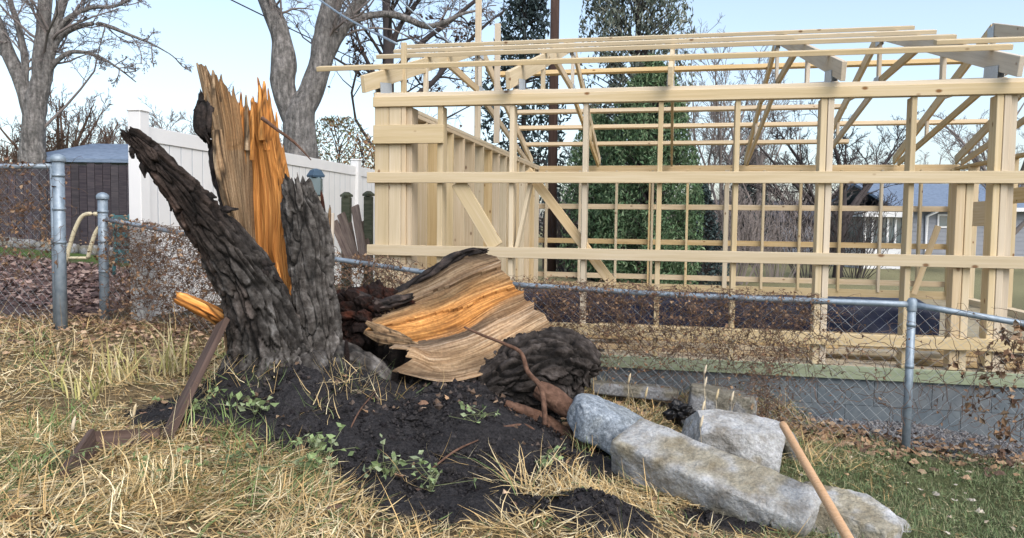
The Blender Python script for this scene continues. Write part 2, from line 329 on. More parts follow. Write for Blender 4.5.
# ================================================================== barn: foundation
found = empty('foundation_wall', (BX, BY, BZ), 'low grey concrete block foundation wall under the timber frame', 'foundation', rz=-YAW)
core = obj('mortar_core', boxmesh('mortar_core', (.012, .002, -.62), (WID - .012, .185, -.006), MT['mortar']), found)
for lo_, hi_ in (((.0, .20, -.62), (.185, D + .1, -.007)), ((WID - .185, .20, -.62), (WID + .06, D + .1, -.007)), ((.19, D - .08, -.62), (WID - .19, D + .1, -.007))): obj('side_footing', boxmesh('side_footing', lo_, hi_, MT['block'], .004), found)
def blk(L):
    return boxmesh('concrete_block', (0, 0, 0), (L + .007, .19, .197), MT['block'], .0012)
bfull, bhalf = blk(.39), blk(.19)
for r in range(3):
    x = 0.0 if r % 2 else -.0; k = 0
    while x < WID - .05:
        half = (k == 0 and r % 2)
        L = .19 if half else min(.39, WID - x)
        me = bhalf if half else (bfull if L > .385 else blk(L))
        o = obj('concrete_block', me, found, Matrix.Translation((x, -.012, -.198 - .2 * r)))
        x += L + .01; k += 1
fl = obj('barn_floor', boxmesh('barn_floor', (.19, .19, -.25), (WID - .01, D, .012), MT['floor'])); fl.location = (BX, BY, BZ); fl.rotation_euler = (0, 0, -YAW); tag(fl, kind='structure')

# ================================================================== barn: timber frame
barn = empty('barn_frame', (BX, BY, BZ), 'unsheathed pale timber frame of a small barn with scissor roof trusses', 'building', rz=-YAW)
LU, LW, LG = MT['lumber'], MT['lumber2'], MT['lumbergrey']
HH = 2.107          # underside of the header
def stud(u, v, h0, h1, wu, wv, mat=LU, name='stud'):
    return timber(name, barn, (u, v, h0), (u, v, h1), wu, wv, mat, side=(1, 0, 0))
# front wall -- girts are outside the studs
timber('skirt_board', barn, (0, -.02, .05), (WID, -.02, .05), .095, .04, MT['treated'])
for h, nm in ((.30, 'girt'), (.905 - .0, 'girt'), (1.516, 'girt')):
    timber(nm, barn, (-.055, -.021, h), (WID + .05, -.021, h), .089, .038, LU)
timber('header', barn, (-.01, -.003, HH + .042), (WID, -.003, HH + .042), .082, .038, LU)
timber('header', barn, (.0, .036, HH + .060), (WID, .036, HH + .060), .118, .036, LG)
timber('top_plate', barn, (-.01, .075, HH + .10), (WID, .075, HH + .10), .14, .036, LU, side=(0, 1, 0))
timber('bottom_plate', barn, (0, .075, .075), (WID, .075, .075), .14, .038, LU, side=(0, 1, 0))
for u in (1.185, 1.785, 2.375, 2.955, 4.20):
    stud(u, .065, .1, HH, .038, .13)
for u in (3.60, 4.79, 6.0, WID - .07):      # doubled posts
    stud(u - .024, .065, .1, HH, .045, .132); stud(u + .026, .064, .1, HH, .045, .128, LG)
stud(4.86, .08, .1, HH, .06, .10, LG)
# corner build-up on the left
stud(.062, .04, .1, HH + .0, .125, .08); stud(.180, .042, .1, HH, .105, .084); stud(.256, .04, .1, HH, .040, .08, LW); stud(.300, .10, .1, HH, .045, .16, LW)
stud(.575, .065, .1, HH, .045, .13)
timber('blocking_board', barn, (0.0, -.022, 1.876), (.615, -.022, 1.876), .155, .036, LU)
# braces let into the front wall
timber('brace', barn, (.73, .02, 1.48), (1.06, .02, .95), .125, .034, LU, side=(1, 0, .6))
timber('brace', barn, (1.335, .075, 1.48), (1.215, .075, .88), .10, .03, LU, side=(0, 1, 0))
timber('brace', barn, (1.30, .10, 1.58), (2.02, .10, .66), .078, .034, LW, side=(1, 0, .8))
# door trimmer on the right
stud(4.535, .06, .1, 1.56, .06, .12, LW); stud(4.60, .07, .1, 1.56, .05, .11, LU)
# left wall
v = .52
for k in range(16):
    timber('stud', barn, (.075, v, .1), (.075, v, HH), .14, .038, LW if k % 3 else LU, side=(1, 0, 0)); v += .452
timber('top_plate', barn, (.075, .12, HH + .019), (.075, D, HH + .019), .14, .038, LW, side=(1, 0, 0))
timber('top_plate', barn, (.075, .12, HH + .059), (.075, D, HH + .059), .14, .038, LU, side=(1, 0, 0))
timber('bottom_plate', barn, (.075, .15, .075), (.075, D, .075), .14, .038, LU, side=(1, 0, 0))
for h in (.30, .905): timber('girt', barn, (-.02, .02, h), (-.02, D, h), .089, .036, LW)
# rear wall
timber('top_plate', barn, (0, D, HH + .02), (WID, D, HH + .02), .12, .045, LW)
for h in (.22, .83, 1.44 - .0): timber('girt', barn, (0, D + .06, h + .035), (WID, D + .06, h + .035), .089, .038, LW)
timber('bottom_plate', barn, (0, D, .07), (WID, D, .07), .14, .04, LU)
for u in (.27, .87, 1.51, 2.13, 2.72, 3.97, 4.56, 5.19, 5.81, 6.4): stud(u, D, .1, HH, .04, .09, LU)
stud(3.37, D, .1, HH, .075, .1, LU); stud(2.08, D, .1, HH, .03, .09, LW)
stud(.06, D, .1, HH, .12, .12, LW); stud(WID - .06, D, .1, HH, .12, .12, LU)
# right wall with framed openings
timber('top_plate', barn, (WID, .1, HH + .02), (WID, D, HH + .02), .14, .04, LW, side=(1, 0, 0))
for vv_ in (1.2, 2.4, 3.6, 4.2, 5.4, 6.0, 6.75): timber('stud', barn, (WID, vv_, .1), (WID, vv_, HH), .14, .06, LU, side=(1, 0, 0))
timber('bottom_plate', barn, (WID, .15, .05), (WID, D, .05), .14, .095, LU, side=(1, 0, 0))
timber('opening_header', barn, (WID - .05, 5.45, 1.38), (WID - .05, 6.95, 1.38), .36, .05, LW)
timber('opening_header', barn, (WID - .05, 3.6, 1.60), (WID - .05, 5.35, 1.60), .20, .05, LW)
timber('brace', barn, (6.30, D - .2, .1), (6.62, D - .2, 1.2), .09, .035, LW, side=(1, 0, 0))
# trusses
APEX, CB = 3.50, 2.85
def truss(u, k):
    c = .140; th = .036; mat = LG if k > 2 else LU
    tc = timber('roof_truss', barn, (u, -.17, 2.235 + .035), (u, D / 2, APEX - .065), c, th, mat); MI = tc.matrix_basis.inverted()
    def sub(name, a, b, wd, m, thk=th, du=0., side=(0, 0, 1)):
        o = timber(name, None, (u + du, a[0], a[1]), (u + du, b[0], b[1]), wd, thk, m, side=side); o.parent = tc; o.matrix_basis = MI @ o.matrix_basis; return o
    sub('top_chord', (D + .17, 2.235 + .035), (D / 2 + .002, APEX - .065), c, LW)
    sub('bottom_chord', (.10, 2.205), (D / 2, CB - .02), .088, mat, du=.0015); sub('bottom_chord', (D - .10, 2.205), (D / 2, CB - .02), .088, LW, du=.0015)
    sub('king_post', (D / 2, CB), (D / 2, APEX - .12), .088, LG, du=.003, side=(0, 1, 0))
    hf = lambda v: 2.29 + (APEX - .065 - 2.27) * (v + .17) / (D / 2 + .17)
    hb = lambda v: 2.205 + (CB - .02 - 2.205) * (v - .1) / (D / 2 - .1)
    sub('web', (2.15, hf(2.15) - .05), (D / 2 - .04, CB + .02), .088, LW, du=.004); sub('web', (D - 2.15, hf(2.15) - .05), (D / 2 + .04, CB + .02), .088, LW, du=.004)
    sub('web', (1.45, hb(1.45) + .03), (1.45, hf(1.45) - .05), .075, mat, du=.0045, side=(0, 1, 0)); sub('web', (D - 1.45, hb(1.45) + .03), (D - 1.45, hf(1.45) - .05), .075, mat, du=.0045, side=(0, 1, 0))
    for sgn in (-1, 1):
        for (a, b, wd) in (((.16, 2.28), (.42, 2.32), .13), ((D / 2 - .11, CB - .0), (D / 2 + .11, CB - .0), .16), ((D / 2 - .09, APEX - .12), (D / 2 + .09, APEX - .12), .17)):
            sub('connector_plate', a, b, wd, MT['plate'], .002, du=sgn * .0245)
    return tc
for k, u in enumerate((-.035, 1.185, 2.44, 3.67, 4.82, 6.02, WID)): truss(u, k)
# purlins
def hroof(v): return 2.27 + .072 + (APEX - .065 - 2.27) * (v + .17) / (D / 2 + .17) + .024
for v, ua, ub in ((.30, -.66, 4.93), (1.50, -.58, 4.93), (2.22, -.66, 4.98), (3.02, -.80, 5.00)):
    timber('purlin', barn, (ua, v, hroof(v)), (ub, v, hroof(v)), .089, .040, LU, side=(0, 1, .32))
timber('purlin', barn, (4.6, .95, hroof(.95)), (8.2, .95, hroof(.95)), .089, .038, LU, side=(0, 1, .32))
for i, (v, ua, ub) in enumerate(((4.55, .0, WID), (5.75, -.1, 4.9), (6.32, -.1, WID), (6.98, -.1, 5.2), (5.2, -.1, 2.2))):
    if v == 5.2: continue
    timber('purlin', barn, (ua, v, hroof(D - v) - .01), (ub, v, hroof(D - v) - .01), .06, .062, LW, side=(0, 1, -.32))
timber('purlin', barn, (-.05, 5.1, hroof(D - 5.1) - .1), (1.75, 5.1, hroof(D - 5.1) - .1), .14, .05, LW)
# temporary uprights at the gable
timber('upright_brace', barn, (-.015, .75, 2.2), (-.015, .75, 2.82), .05, .035, LU, side=(1, 0, 0))
timber('upright_brace', barn, (-.06, D / 2, 2.2), (-.06, D / 2, 4.25), .08, .035, LG, side=(1, 0, 0)); timber('upright_brace', barn, (.20, D / 2, 2.2), (.20, D / 2, 3.74), .075, .035, LG, side=(1, 0, 0))

# loose lumber and tarp inside
def local(name, me, label, cat, group=None, M=None):
    o = obj(name, me); o.matrix_world = Matrix.Translation((BX, BY, BZ)) @ Matrix.Rotation(-YAW, 4, 'Z') @ (M or Matrix()); return tag(o, label, cat, group)
for i in range(25):
    L = random.choice((2.4, 3.0, 3.6)); y = .30 + .16 * (i % 5) ; lay = i // 5
    me = boxmesh('lumber_board', (0, -.065, -.019), (L, .065, .019), LU if i % 2 else LW, .003)
    local('lumber_board', me, 'loose pale board lying in the stack on the barn floor behind the skirt board', 'board', 'loose boards stacked on the barn floor',
          Matrix.Translation((1.0 + (i * .53) % 1.7, y + lay * .02, .034 + .041 * lay)) @ Matrix.Rotation(random.uniform(-.012, .012), 4, 'Z'))
# tarp: draped sheet over a low stack
nu, nv = 120, 26
S, T_ = np.meshgrid(np.linspace(0, 1, nu), np.linspace(0, 1, nv))
prof = np.interp(T_, [0, .35, .42, .75, .82, 1], [.0, .40, .43, .43, .39, .0]); yy = np.interp(T_, [0, .35, .42, .75, .82, 1], [1.46, 1.50, 1.56, 2.3, 2.36, 2.42])
q = np.stack([S * 4.0, T_ * 2, 0 * S], -1)
V = np.stack([.9 + S * 4.0, yy + .05 * fbm(q * 2.5, 3, 3) * (T_ < .4), np.maximum(.014, prof + .035 * fbm(q * 2, 3, 4) * (prof > .1))], -1)
ii = (np.arange(nv - 1)[:, None] * nu + np.arange(nu - 1)[None]).ravel()
local('tarp', mkmesh('tarp', V, np.stack([ii, ii + 1, ii + nu + 1, ii + nu], 1), MT['tarp'], smooth=True), 'dark navy tarp draped over a low stack inside the barn frame', 'tarp')

# ================================================================== broken tree stump
def loft(path, n=120, m=96, bark=.02, bs=9., jag0=0., jag1=0., lobes=None, seed=0, depth=1., ridge=0., hollow=.25, power=2.0, plate=.17, tint=None):
    """path rows: (px,py,Y,full width px). Bark-covered limb; returns V,F(tri),uv,col"""
    C = np.array([P(a, b, y) for a, b, y, _ in path]); R = np.array([w_ * y / F / 2 for _, _, y, w_ in path])
    C, R = smooth_path(C, R, n); T = nrm(np.gradient(C, axis=0)); Sx = nrm(np.cross(T, np.array([0, 1., 0]))); B = np.cross(T, Sx)
    th = np.linspace(0, 2 * np.pi, m, endpoint=False); c, s = np.cos(th), np.sin(th)
    if power != 2: c = np.sign(c) * np.abs(c) ** (2 / power); s = np.sign(s) * np.abs(s) ** (2 / power)
    arc = np.concatenate([[0], np.cumsum(np.linalg.norm(np.diff(C, axis=0), axis=1))])
    rad = R[:, None] * (1 + .14 * fbm(np.stack([np.broadcast_to(c, (n, m)) * 1.2, np.broadcast_to(s, (n, m)) * 1.2, np.broadcast_to(arc[:, None] * 2.5, (n, m))], -1), 3, seed + 3))
    if lobes is not None: rad = rad * lobes(np.linspace(0, 1, n)[:, None], th[None])
    q = np.stack([rad * c * bs, rad * s * bs, np.broadcast_to(arc[:, None] * bs * plate, (n, m))], -1)
    q = q + .5 * np.stack([fbm(q * np.array([.9, .9, 1.6]), 3, seed + k) for k in range(3)], -1)
    f1, f2, cid = voro(q, seed)
    gap = sstep(.0, .16, f2 - f1); fine = fbm(q * 3.2, 4, seed + 9, .65)
    disp = bark * (gap * (.45 + .75 * cid) - .6 + .55 * fine)
    if ridge: disp = disp + ridge * fbm(np.stack([c * 5 + 0 * rad, s * 5 + 0 * rad, np.broadcast_to(arc[:, None] * 1.0, (n, m))], -1), 3, seed + 5)
    rr = np.maximum(rad * .3, rad + disp)
    V = C[:, None] + rr[..., None] * (c[None, :, None] * Sx[:, None] + s[None, :, None] * depth * B[:, None])
    tt = np.linspace(0, 1, n)[:, None]
    jn = fbm(np.stack([c * 3.5, s * 3.5, 0 * c], -1), 3, seed + 20) + .5 * vnoise(np.stack([c * 11, s * 11, 0 * c], -1), seed + 22)
    if jag1: V = V + T[:, None] * (jag1 * jn[None] * sstep(.80, 1, tt))[..., None]
    if jag0: V = V - T[:, None] * (jag0 * jn[None] * sstep(.80, 1, 1 - tt))[..., None]
    g = (.22 + .95 * gap) * (.6 + .75 * cid) * (1 + .7 * fine)
    col = np.clip(g, .10, 1.9)[..., None] * np.ones(3)
    if tint is not None: col = col * tint(np.linspace(0, 1, n)[:, None] + 0 * th[None], th[None] + 0 * rad)
    uv = np.stack([np.broadcast_to(th[None] * R.mean(), (n, m)), np.broadcast_to(arc[:, None], (n, m))], -1)
    V = V.reshape(-1, 3); col = col.reshape(-1, 3); uv = uv.reshape(-1, 2)
    i = np.arange(n - 1)[:, None] * m; j = np.arange(m)[None]; j2 = (j + 1) % m
    Q = np.stack([i + j, i + j2, i + m + j2, i + m + j], -1).reshape(-1, 4)
    Tr = [Q[:, [0, 1, 2]], Q[:, [0, 2, 3]]]
    for end, row, dirn in ((0, 0, 1), (1, n - 1, -1)):
        ctr = V[row * m:(row + 1) * m].mean(0) + T[row] * dirn * R[row] * hollow; k = len(V)
        V = np.concatenate([V, ctr[None]]); col = np.concatenate([col, [[.4, .35, .3]]]); uv = np.concatenate([uv, [[0, 0]]])
        a = row * m + np.arange(m); b = row * m + (np.arange(m) + 1) % m
        Tr.append(np.stack([b, a, np.full(m, k)], 1) if end == 0 else np.stack([a, b, np.full(m, k)], 1))
    return V, np.concatenate(Tr), uv, col
def loftobj(name, path, mat, parent=None, smooth=True, **kw):
    V, Tr, uv, col = loft(path, **kw); return obj(name, mkmesh(name, V, Tr, mat, uv=uv, col=col, smooth=smooth), parent)

sb = P(285, 372, 4.5); stump = empty('tree_stump', (0, 0, 0), 'tall splintered tree stump with orange heartwood and a leaning bark limb', 'tree stump')
loftobj('trunk_base', [(292, 318, 4.54, 56), (288, 335, 4.52, 78), (284, 355, 4.49, 96), (284, 380, 4.46, 116), (284, 425, 4.44, 140)], MT['bark'], stump, n=150, m=240, bark=.028, bs=21, seed=2,
        lobes=lambda t, th: 1 + t * (.16 * np.sin(th * 5 + 1) + .10 * np.sin(th * 9)), hollow=.1)
loftobj('leaning_limb', [(276, 378, 4.42, 92), (267, 332, 4.37, 74), (252, 291, 4.32, 60), (231, 257, 4.27, 50), (207, 224, 4.22, 41), (184, 192, 4.18, 33), (162, 167, 4.14, 25), (144, 147, 4.12, 19), (130, 134, 4.10, 11)], MT['bark'], stump,
        n=330, m=180, bark=.030, bs=20, seed=5, jag1=.07, hollow=.2, ridge=.012, tint=lambda t, th: .66 + sstep(.25, .6, t)[..., None] * (np.array([.38, .30, .27]) - .66) + .28 * sstep(.1, .5, fbm(np.stack([np.cos(th) * 1.5, np.sin(th) * 1.5, t * 4], -1), 3, 3))[..., None] * np.array([1, .62, .5]))
loftobj('bark_slab', [(318, 372, 4.42, 52), (318, 330, 4.41, 42), (313, 290, 4.40, 40), (309, 250, 4.40, 43), (303, 215, 4.40, 40), (296, 184, 4.40, 27)], MT['bark'], stump, n=210, m=160, bark=.028, bs=21, seed=8, jag1=.09, depth=.55, hollow=.5)

def slab(name, Lc, Rc, top, ybot, Yf, thick, mat, parent, seed, ridge=.02, nx=90, ny=160, bulge=.05, lean=0., tint=None, jag=9, freq=16):
    """split wood slab: columns between edge curves Lc,Rc (y->x in pixels), ragged top(w) in pixels"""
    w_ = np.linspace(0, 1, nx); tp = np.array([top(a) for a in w_]); tp = tp - jag * np.maximum(0, vnoise(np.stack([w_ * 13, 0 * w_, 0 * w_], -1), seed) + .15) - jag * .5 * np.maximum(0, vnoise(np.stack([w_ * 37, 0 * w_, 0 * w_], -1), seed + 1))
    t = np.linspace(0, 1, ny)[:, None]; yp = ybot + (tp[None] - ybot) * t
    xl = np.interp(yp, *Lc); xr = np.interp(yp, *Rc); xp = xl + (xr - xl) * w_[None]
    q = np.stack([w_[None] * freq + 0 * yp + .6 * fbm(np.stack([w_[None] * 3 + 0 * yp, yp * .02, 0 * yp], -1), 2, seed + 6), yp * .010, 0 * yp], -1)
    rz = ridge * fbm(q, 4, seed + 3) + ridge * .5 * np.sign(vnoise(q * np.array([.6, 1, 1]), seed + 4)) * np.abs(vnoise(q * np.array([.6, 1, 1]), seed + 4)) ** .5
    Y = Yf - bulge * (1 - (2 * w_[None] - 1) ** 2) + rz + lean * t
    def W(xp, yp, Y):
        dx, dy = xp - 512, yp - 269; a = dx * cr + dy * sr; b = -dx * sr + dy * cr
        d = np.stack([a / F, cp - b / F * sp, -b / F * cp - sp], -1); return np.array([0, 0, CAMZ]) + d * (Y / d[..., 1])[..., None]
    Vf = W(xp, yp, Y); taper = (1 - .85 * sstep(.72, 1, t)) * (1 - .6 * np.abs(2 * w_[None] - 1) ** 3)
    Vb = Vf + np.array([0, 1., 0]) * (thick * taper)[..., None]
    V = np.concatenate([Vf.reshape(-1, 3), Vb.reshape(-1, 3)]); K = nx * ny
    i = (np.arange(ny - 1)[:, None] * nx + np.arange(nx - 1)[None]).ravel(); Qf = np.stack([i, i + 1, i + nx + 1, i + nx], 1)
    e = [Qf, Qf[:, ::-1] + K]
    for edge in (np.arange(ny) * nx, (np.arange(ny) * nx + nx - 1)[::-1], (np.arange(nx))[::-1], (ny - 1) * nx + np.arange(nx)):
        e.append(np.stack([edge[1:], edge[:-1], edge[:-1] + K, edge[1:] + K], 1))
    uvx = w_[None] * .5 + 0 * yp + .012 * fbm(np.stack([w_[None] * 4 + 0 * yp, yp * .02, 0 * yp], -1), 2, seed + 6); uvf = np.stack([uvx, -yp / 170 + 0 * uvx], -1).reshape(-1, 2)
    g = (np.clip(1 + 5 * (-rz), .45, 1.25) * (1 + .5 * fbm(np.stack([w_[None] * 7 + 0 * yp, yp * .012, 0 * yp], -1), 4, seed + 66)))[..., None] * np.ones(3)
    if tint: g = g * tint(w_[None] + 0 * yp, yp)
    colr = np.concatenate([g.reshape(-1, 3), g.reshape(-1, 3) * .7])
    return obj(name, mkmesh(name, V, np.concatenate(e), mat, uv=np.concatenate([uvf, uvf]), col=colr, smooth=False), parent)
ML = ([68, 100, 150, 200, 250, 300, 335], [238, 243, 250, 251, 254, 268, 282])
LL = ([64, 95, 130, 150, 190, 225, 260, 300, 335], [196, 203, 211, 213, 221, 231, 240, 256, 272])
RR = ([68, 110, 150, 180, 210, 250, 290, 325], [270, 277, 284, 289, 291, 287, 292, 299])
ML2 = (ML[0], [x - 5 for x in ML[1]])
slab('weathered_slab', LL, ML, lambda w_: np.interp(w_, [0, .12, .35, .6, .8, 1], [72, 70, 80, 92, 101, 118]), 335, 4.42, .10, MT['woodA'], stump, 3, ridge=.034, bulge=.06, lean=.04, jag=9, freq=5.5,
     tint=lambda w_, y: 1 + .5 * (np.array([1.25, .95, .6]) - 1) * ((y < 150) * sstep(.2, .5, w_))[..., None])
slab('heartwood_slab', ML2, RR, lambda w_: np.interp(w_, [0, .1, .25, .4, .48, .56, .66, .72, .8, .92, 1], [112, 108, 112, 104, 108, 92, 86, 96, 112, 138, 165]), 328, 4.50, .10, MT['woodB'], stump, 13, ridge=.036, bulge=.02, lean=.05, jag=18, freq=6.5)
# bark left on the back edge of the tall slab
loftobj('bark_remnant', [(211, 140, 4.46, 12), (206, 127, 4.45, 24), (206, 110, 4.44, 24), (204, 94, 4.45, 10)], MT['barkdark'], stump, n=70, m=80, bark=.022, bs=20, seed=31, depth=.6, jag1=.05, jag0=.05)
loftobj('bark_remnant', [(256, 312, 4.50, 10), (240, 270, 4.49, 9), (228, 222, 4.48, 8), (217, 176, 4.48, 8), (211, 140, 4.48, 8)], MT['barkdark'], stump, n=90, m=24, bark=.02, bs=16, seed=32, depth=.8)
loftobj('inner_wood_strip', [(243, 250, 4.42, 9), (231, 205, 4.41, 14), (221, 165, 4.40, 13), (217, 130, 4.40, 9)], MT['woodA'], stump, n=80, m=30, bark=.006, bs=16, seed=34, depth=.6)
# separate splinters
spl = [((243, 165), (241, 92), 7, 4.43, 'B'), ((247, 150), (246, 95), 6, 4.41, 'A'), ((262, 140), (259, 83), 7, 4.47, 'B'), ((268, 150), (264, 81), 8, 4.49, 'B'), ((272, 160), (268, 88), 7, 4.50, 'B'), ((236, 130), (233, 86), 5, 4.44, 'A'),
       ((225, 120), (221, 74), 6, 4.42, 'A'), ((281, 200), (276, 112), 6, 4.50, 'B'), ((252, 160), (252, 98), 6, 4.45, 'B'), ((286, 235), (284, 160), 7, 4.48, 'B'), ((208, 110), (205, 66), 8, 4.42, 'A'), ((215, 115), (213, 70), 7, 4.41, 'A'),
       ((327, 280), (321, 190), 8, 4.44, 'R'), ((330, 285), (330, 205), 8, 4.46, 'A'), ((284, 310), (277, 262), 6, 4.40, 'B'), ((292, 305), (291, 268), 7, 4.40, 'B'), ((262, 318), (240, 260), 4, 4.30, 'A'), 
       ((236, 376), (232, 332), 10, 4.33, 'A'), ((243, 378), (238, 338), 9, 4.32, 'A'), ((231, 370), (224, 330), 7, 4.31, 'A'), ((252, 378), (247, 345), 9, 4.31, 'A'), ((226, 365), (240, 352), 4, 4.30, 'A'), ((345, 372), (346, 340), 8, 4.33, 'R')]
for i, (a, b, wd, Y, kd) in enumerate(spl):
    mt = {'A': MT['woodA'], 'B': MT['woodB'], 'R': MT['rot']}[kd]; mx, my = (a[0] + b[0]) / 2 + random.uniform(-2, 2), (a[1] + b[1]) / 2
    loftobj('splinter', [(a[0], a[1], Y + .02, wd), (mx, my, Y, wd * .8), (b[0] + (mx - b[0]) * .2, b[1] + (my - b[1]) * .2, Y, wd * .4), (b[0], b[1], Y + .01, 1)], mt, stump, smooth=False, n=14, m=9, bark=.003, bs=30, seed=50 + i, depth=.7)
for i in range(26):
    t_ = random.random(); j_ = min(4, int(t_ * 5)); lp_ = ((240, 290), (212, 250), (190, 218), (168, 190), (150, 170), (130, 146)); f_ = t_ * 5 - j_; x_ = lp_[j_][0] * (1 - f_) + lp_[j_ + 1][0] * f_; y_ = lp_[j_][1] * (1 - f_) + lp_[j_ + 1][1] * f_
    if i % 3 == 0: x_ += 34 - 22 * t_; y_ -= 14
    a_ = random.uniform(-.9, .9); L_ = random.uniform(9, 20); Yk = 4.26 - .16 * t_
    loftobj('bark_flake', [(x_, y_, Yk, 2), (x_ + L_ * .35 * math.cos(.8 + a_), y_ + L_ * .35 * math.sin(.8 + a_), Yk - .01, 8), (x_ + L_ * math.cos(.8 + a_), y_ + L_ * math.sin(.8 + a_), Yk, 2)], MT['barkdark'], stump, smooth=False, n=9, m=7, bark=.006, bs=30, seed=600 + i, depth=.5)
loftobj('broken_branch_stub', [(226, 322, 4.34, 16), (212, 313, 4.30, 15), (195, 305, 4.26, 14), (184, 300, 4.24, 13), (177, 297, 4.23, 10)], MT['woodB'], stump, n=60, m=40, bark=.006, bs=20, seed=60, jag1=.035, ridge=.01)
tubeobj('thin_shoot', [P(262, 118, 4.42), P(275, 128, 4.4), P(295, 143, 4.38), P(311, 160, 4.36)], [.012, .010, .008, .003], MT['root'], stump, n=12)
# surface roots
for pth in ([(250, 366, 4.36, 40), (232, 384, 4.26, 30), (214, 398, 4.16, 18), (200, 410, 4.1, 8)], [(310, 368, 4.32, 44), (322, 386, 4.22, 32), (334, 402, 4.14, 18), (342, 420, 4.08, 8)],
            [(335, 360, 4.42, 40), (362, 368, 4.42, 34), (388, 384, 4.38, 22), (410, 398, 4.34, 10)], [(285, 372, 4.3, 50), (284, 392, 4.2, 34), (280, 410, 4.12, 16)]):
    loftobj('root', pth, MT['bark'], stump, n=50, m=48, bark=.02, bs=13, seed=random.randint(70, 200))

# ================================================================== fallen split log
log = empty('fallen_log', (0, 0, 0), 'split half log with tan and orange grain lying beside the stump', 'log')
na, nc = 170, 110
A_, C_ = np.meshgrid(np.linspace(0, 1, na), np.linspace(0, 1, nc))       # along, across (0 top edge .. 1 bottom edge)
topE = np.array([P(*q) for q in ((374, 306, 4.76), (400, 291, 4.82), (428, 276, 4.90), (456, 260, 4.99), (487, 250, 5.08))])
botE = np.array([P(*q) for q in ((402, 374, 4.28), (440, 384, 4.34), (480, 378, 4.46), (520, 358, 4.64), (557, 337, 4.80))])
tE, _ = smooth_path(topE, np.zeros(5), na); bE, _ = smooth_path(botE, np.zeros(5), na)
edge = fbm(np.stack([C_[:, 0] * 7, 0 * C_[:, 0], 0 * C_[:, 0]], -1), 4, 4, .7) * .05; edgeL = fbm(np.stack([C_[:, 0] * 8, 0 * C_[:, 0], 0 * C_[:, 0]], -1), 4, 44, .8) * .16
Aj = np.clip(A_, 0, 1)
V = tE[None] * (1 - C_[..., None]) + bE[None] * C_[..., None]
axis = nrm(tE[-1] + bE[-1] - tE[0] - bE[0]); across = nrm(bE[na // 2] - tE[na // 2]); nrml = np.cross(axis, across); nrml = nrml if nrml[1] < 0 else -nrml; nrml = nrml / np.linalg.norm(nrml)
qq = np.stack([C_ * 8 + .12 * np.sin(A_ * 2.5) + .3 * fbm(np.stack([A_ * 2, C_ * 3, 0 * A_], -1), 2, 5), A_ * 1.1, 0 * A_], -1)
rid = .016 * fbm(qq, 4, 7) + .014 * (np.abs(vnoise(qq * .8, 9)) ** .5 - .6) + .015 * np.sin(C_ * np.pi) + .012 * fbm(np.stack([A_ * 5, C_ * 9, 0 * A_], -1), 4, 99) - .022 * sstep(.62, .8, fbm(qq * np.array([2.2, 1.6, 1]), 3, 88))
stepn = C_ + .07 * fbm(np.stack([A_ * 3, C_ * 2, 0 * A_], -1), 3, 150) - .05 * A_; rid = rid + .030 * (stepn > .60) - .022 * ((stepn > .36) & (stepn < .545)) + .02 * (stepn < .17)
tz = fbm(qq * np.array([.9, .8, 1]) + 7, 3, 123) * 4.5; tzf = tz - np.floor(tz); rid = rid + .006 * (np.floor(tz) + sstep(.3, .7, tzf))  - .025 * sstep(.50, .54, C_ + .03 * A_) * (1 - sstep(.60, .64, C_ + .03 * A_)) * (1 - sstep(.6, .8, A_))
V = V + rid[..., None] * nrml + axis * (edge[:, None] * sstep(.6, 1, A_) + edgeL[:, None] * (1 - sstep(0, .35, A_)))[..., None]
# colour bands of the split face (grey sapwood, orange core, dark decayed strip, tan)
cc = C_ + .10 * fbm(np.stack([A_ * 2, C_ * 5, 0 * A_], -1), 3, 15) - .06 * A_
band = np.stack([np.interp(cc, [0, .08, .18, .25, .38, .50, .54, .62, .66, .8, 1], a) for a in ([.40, .58, .68, .95, 1.75, 1.7, .42, .34, .82, 1.0, .72], [.41, .60, .68, .86, 1.22, 1.12, .43, .36, .84, 1.0, .74], [.44, .62, .72, .70, .62, .52, .48, .42, .92, 1.0, .80])], -1) * (1 + .75 * fbm(np.stack([C_ * 14 + .1 * np.sin(A_ * 3), A_ * 1.8, 0 * A_], -1), 5, 55, .65)[..., None]) * (1 - .22 * (sstep(.40, .50, tzf) * (1 - sstep(.50, .60, tzf))))[..., None] * (1 + .35 * fbm(np.stack([C_ * 4, A_ * 4, 0 * A_], -1), 4, 56)[..., None])
mixd = sstep(.55, .9, A_)[..., None]; band = band * (1 - .7 * mixd * ((cc > .5) & (cc < .66))[..., None]) + .7 * mixd * ((cc > .5) & (cc < .66))[..., None] * np.array([1.1, 1.0, .9])
K = na * nc; back = V - nrml * (.02 + .26 * np.sin(np.clip(C_, .02, .98) * np.pi) ** .6)[..., None] + np.array([0, 0, -.02])
i = (np.arange(nc - 1)[:, None] * na + np.arange(na - 1)[None]).ravel(); Qf = np.stack([i, i + 1, i + na + 1, i + na], 1)
uv = np.stack([C_ * .85 + .015 * fbm(np.stack([A_ * 3, C_ * 4, 0 * A_], -1), 2, 8), A_ * .95], -1).reshape(-1, 2)
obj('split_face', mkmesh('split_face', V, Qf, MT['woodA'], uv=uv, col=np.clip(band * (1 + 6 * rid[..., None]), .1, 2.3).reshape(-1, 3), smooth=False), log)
e = [Qf[:, ::-1]]
Vs = np.concatenate([V.reshape(-1, 3), back.reshape(-1, 3)])
for ed in (np.arange(nc) * na, (np.arange(nc) * na + na - 1)): e.append(np.stack([ed[1:], ed[:-1], ed[:-1] + K, ed[1:] + K], 1) - 0)
cb = np.concatenate([np.ones((K, 3)) * .8, np.ones((K, 3)) * .8])
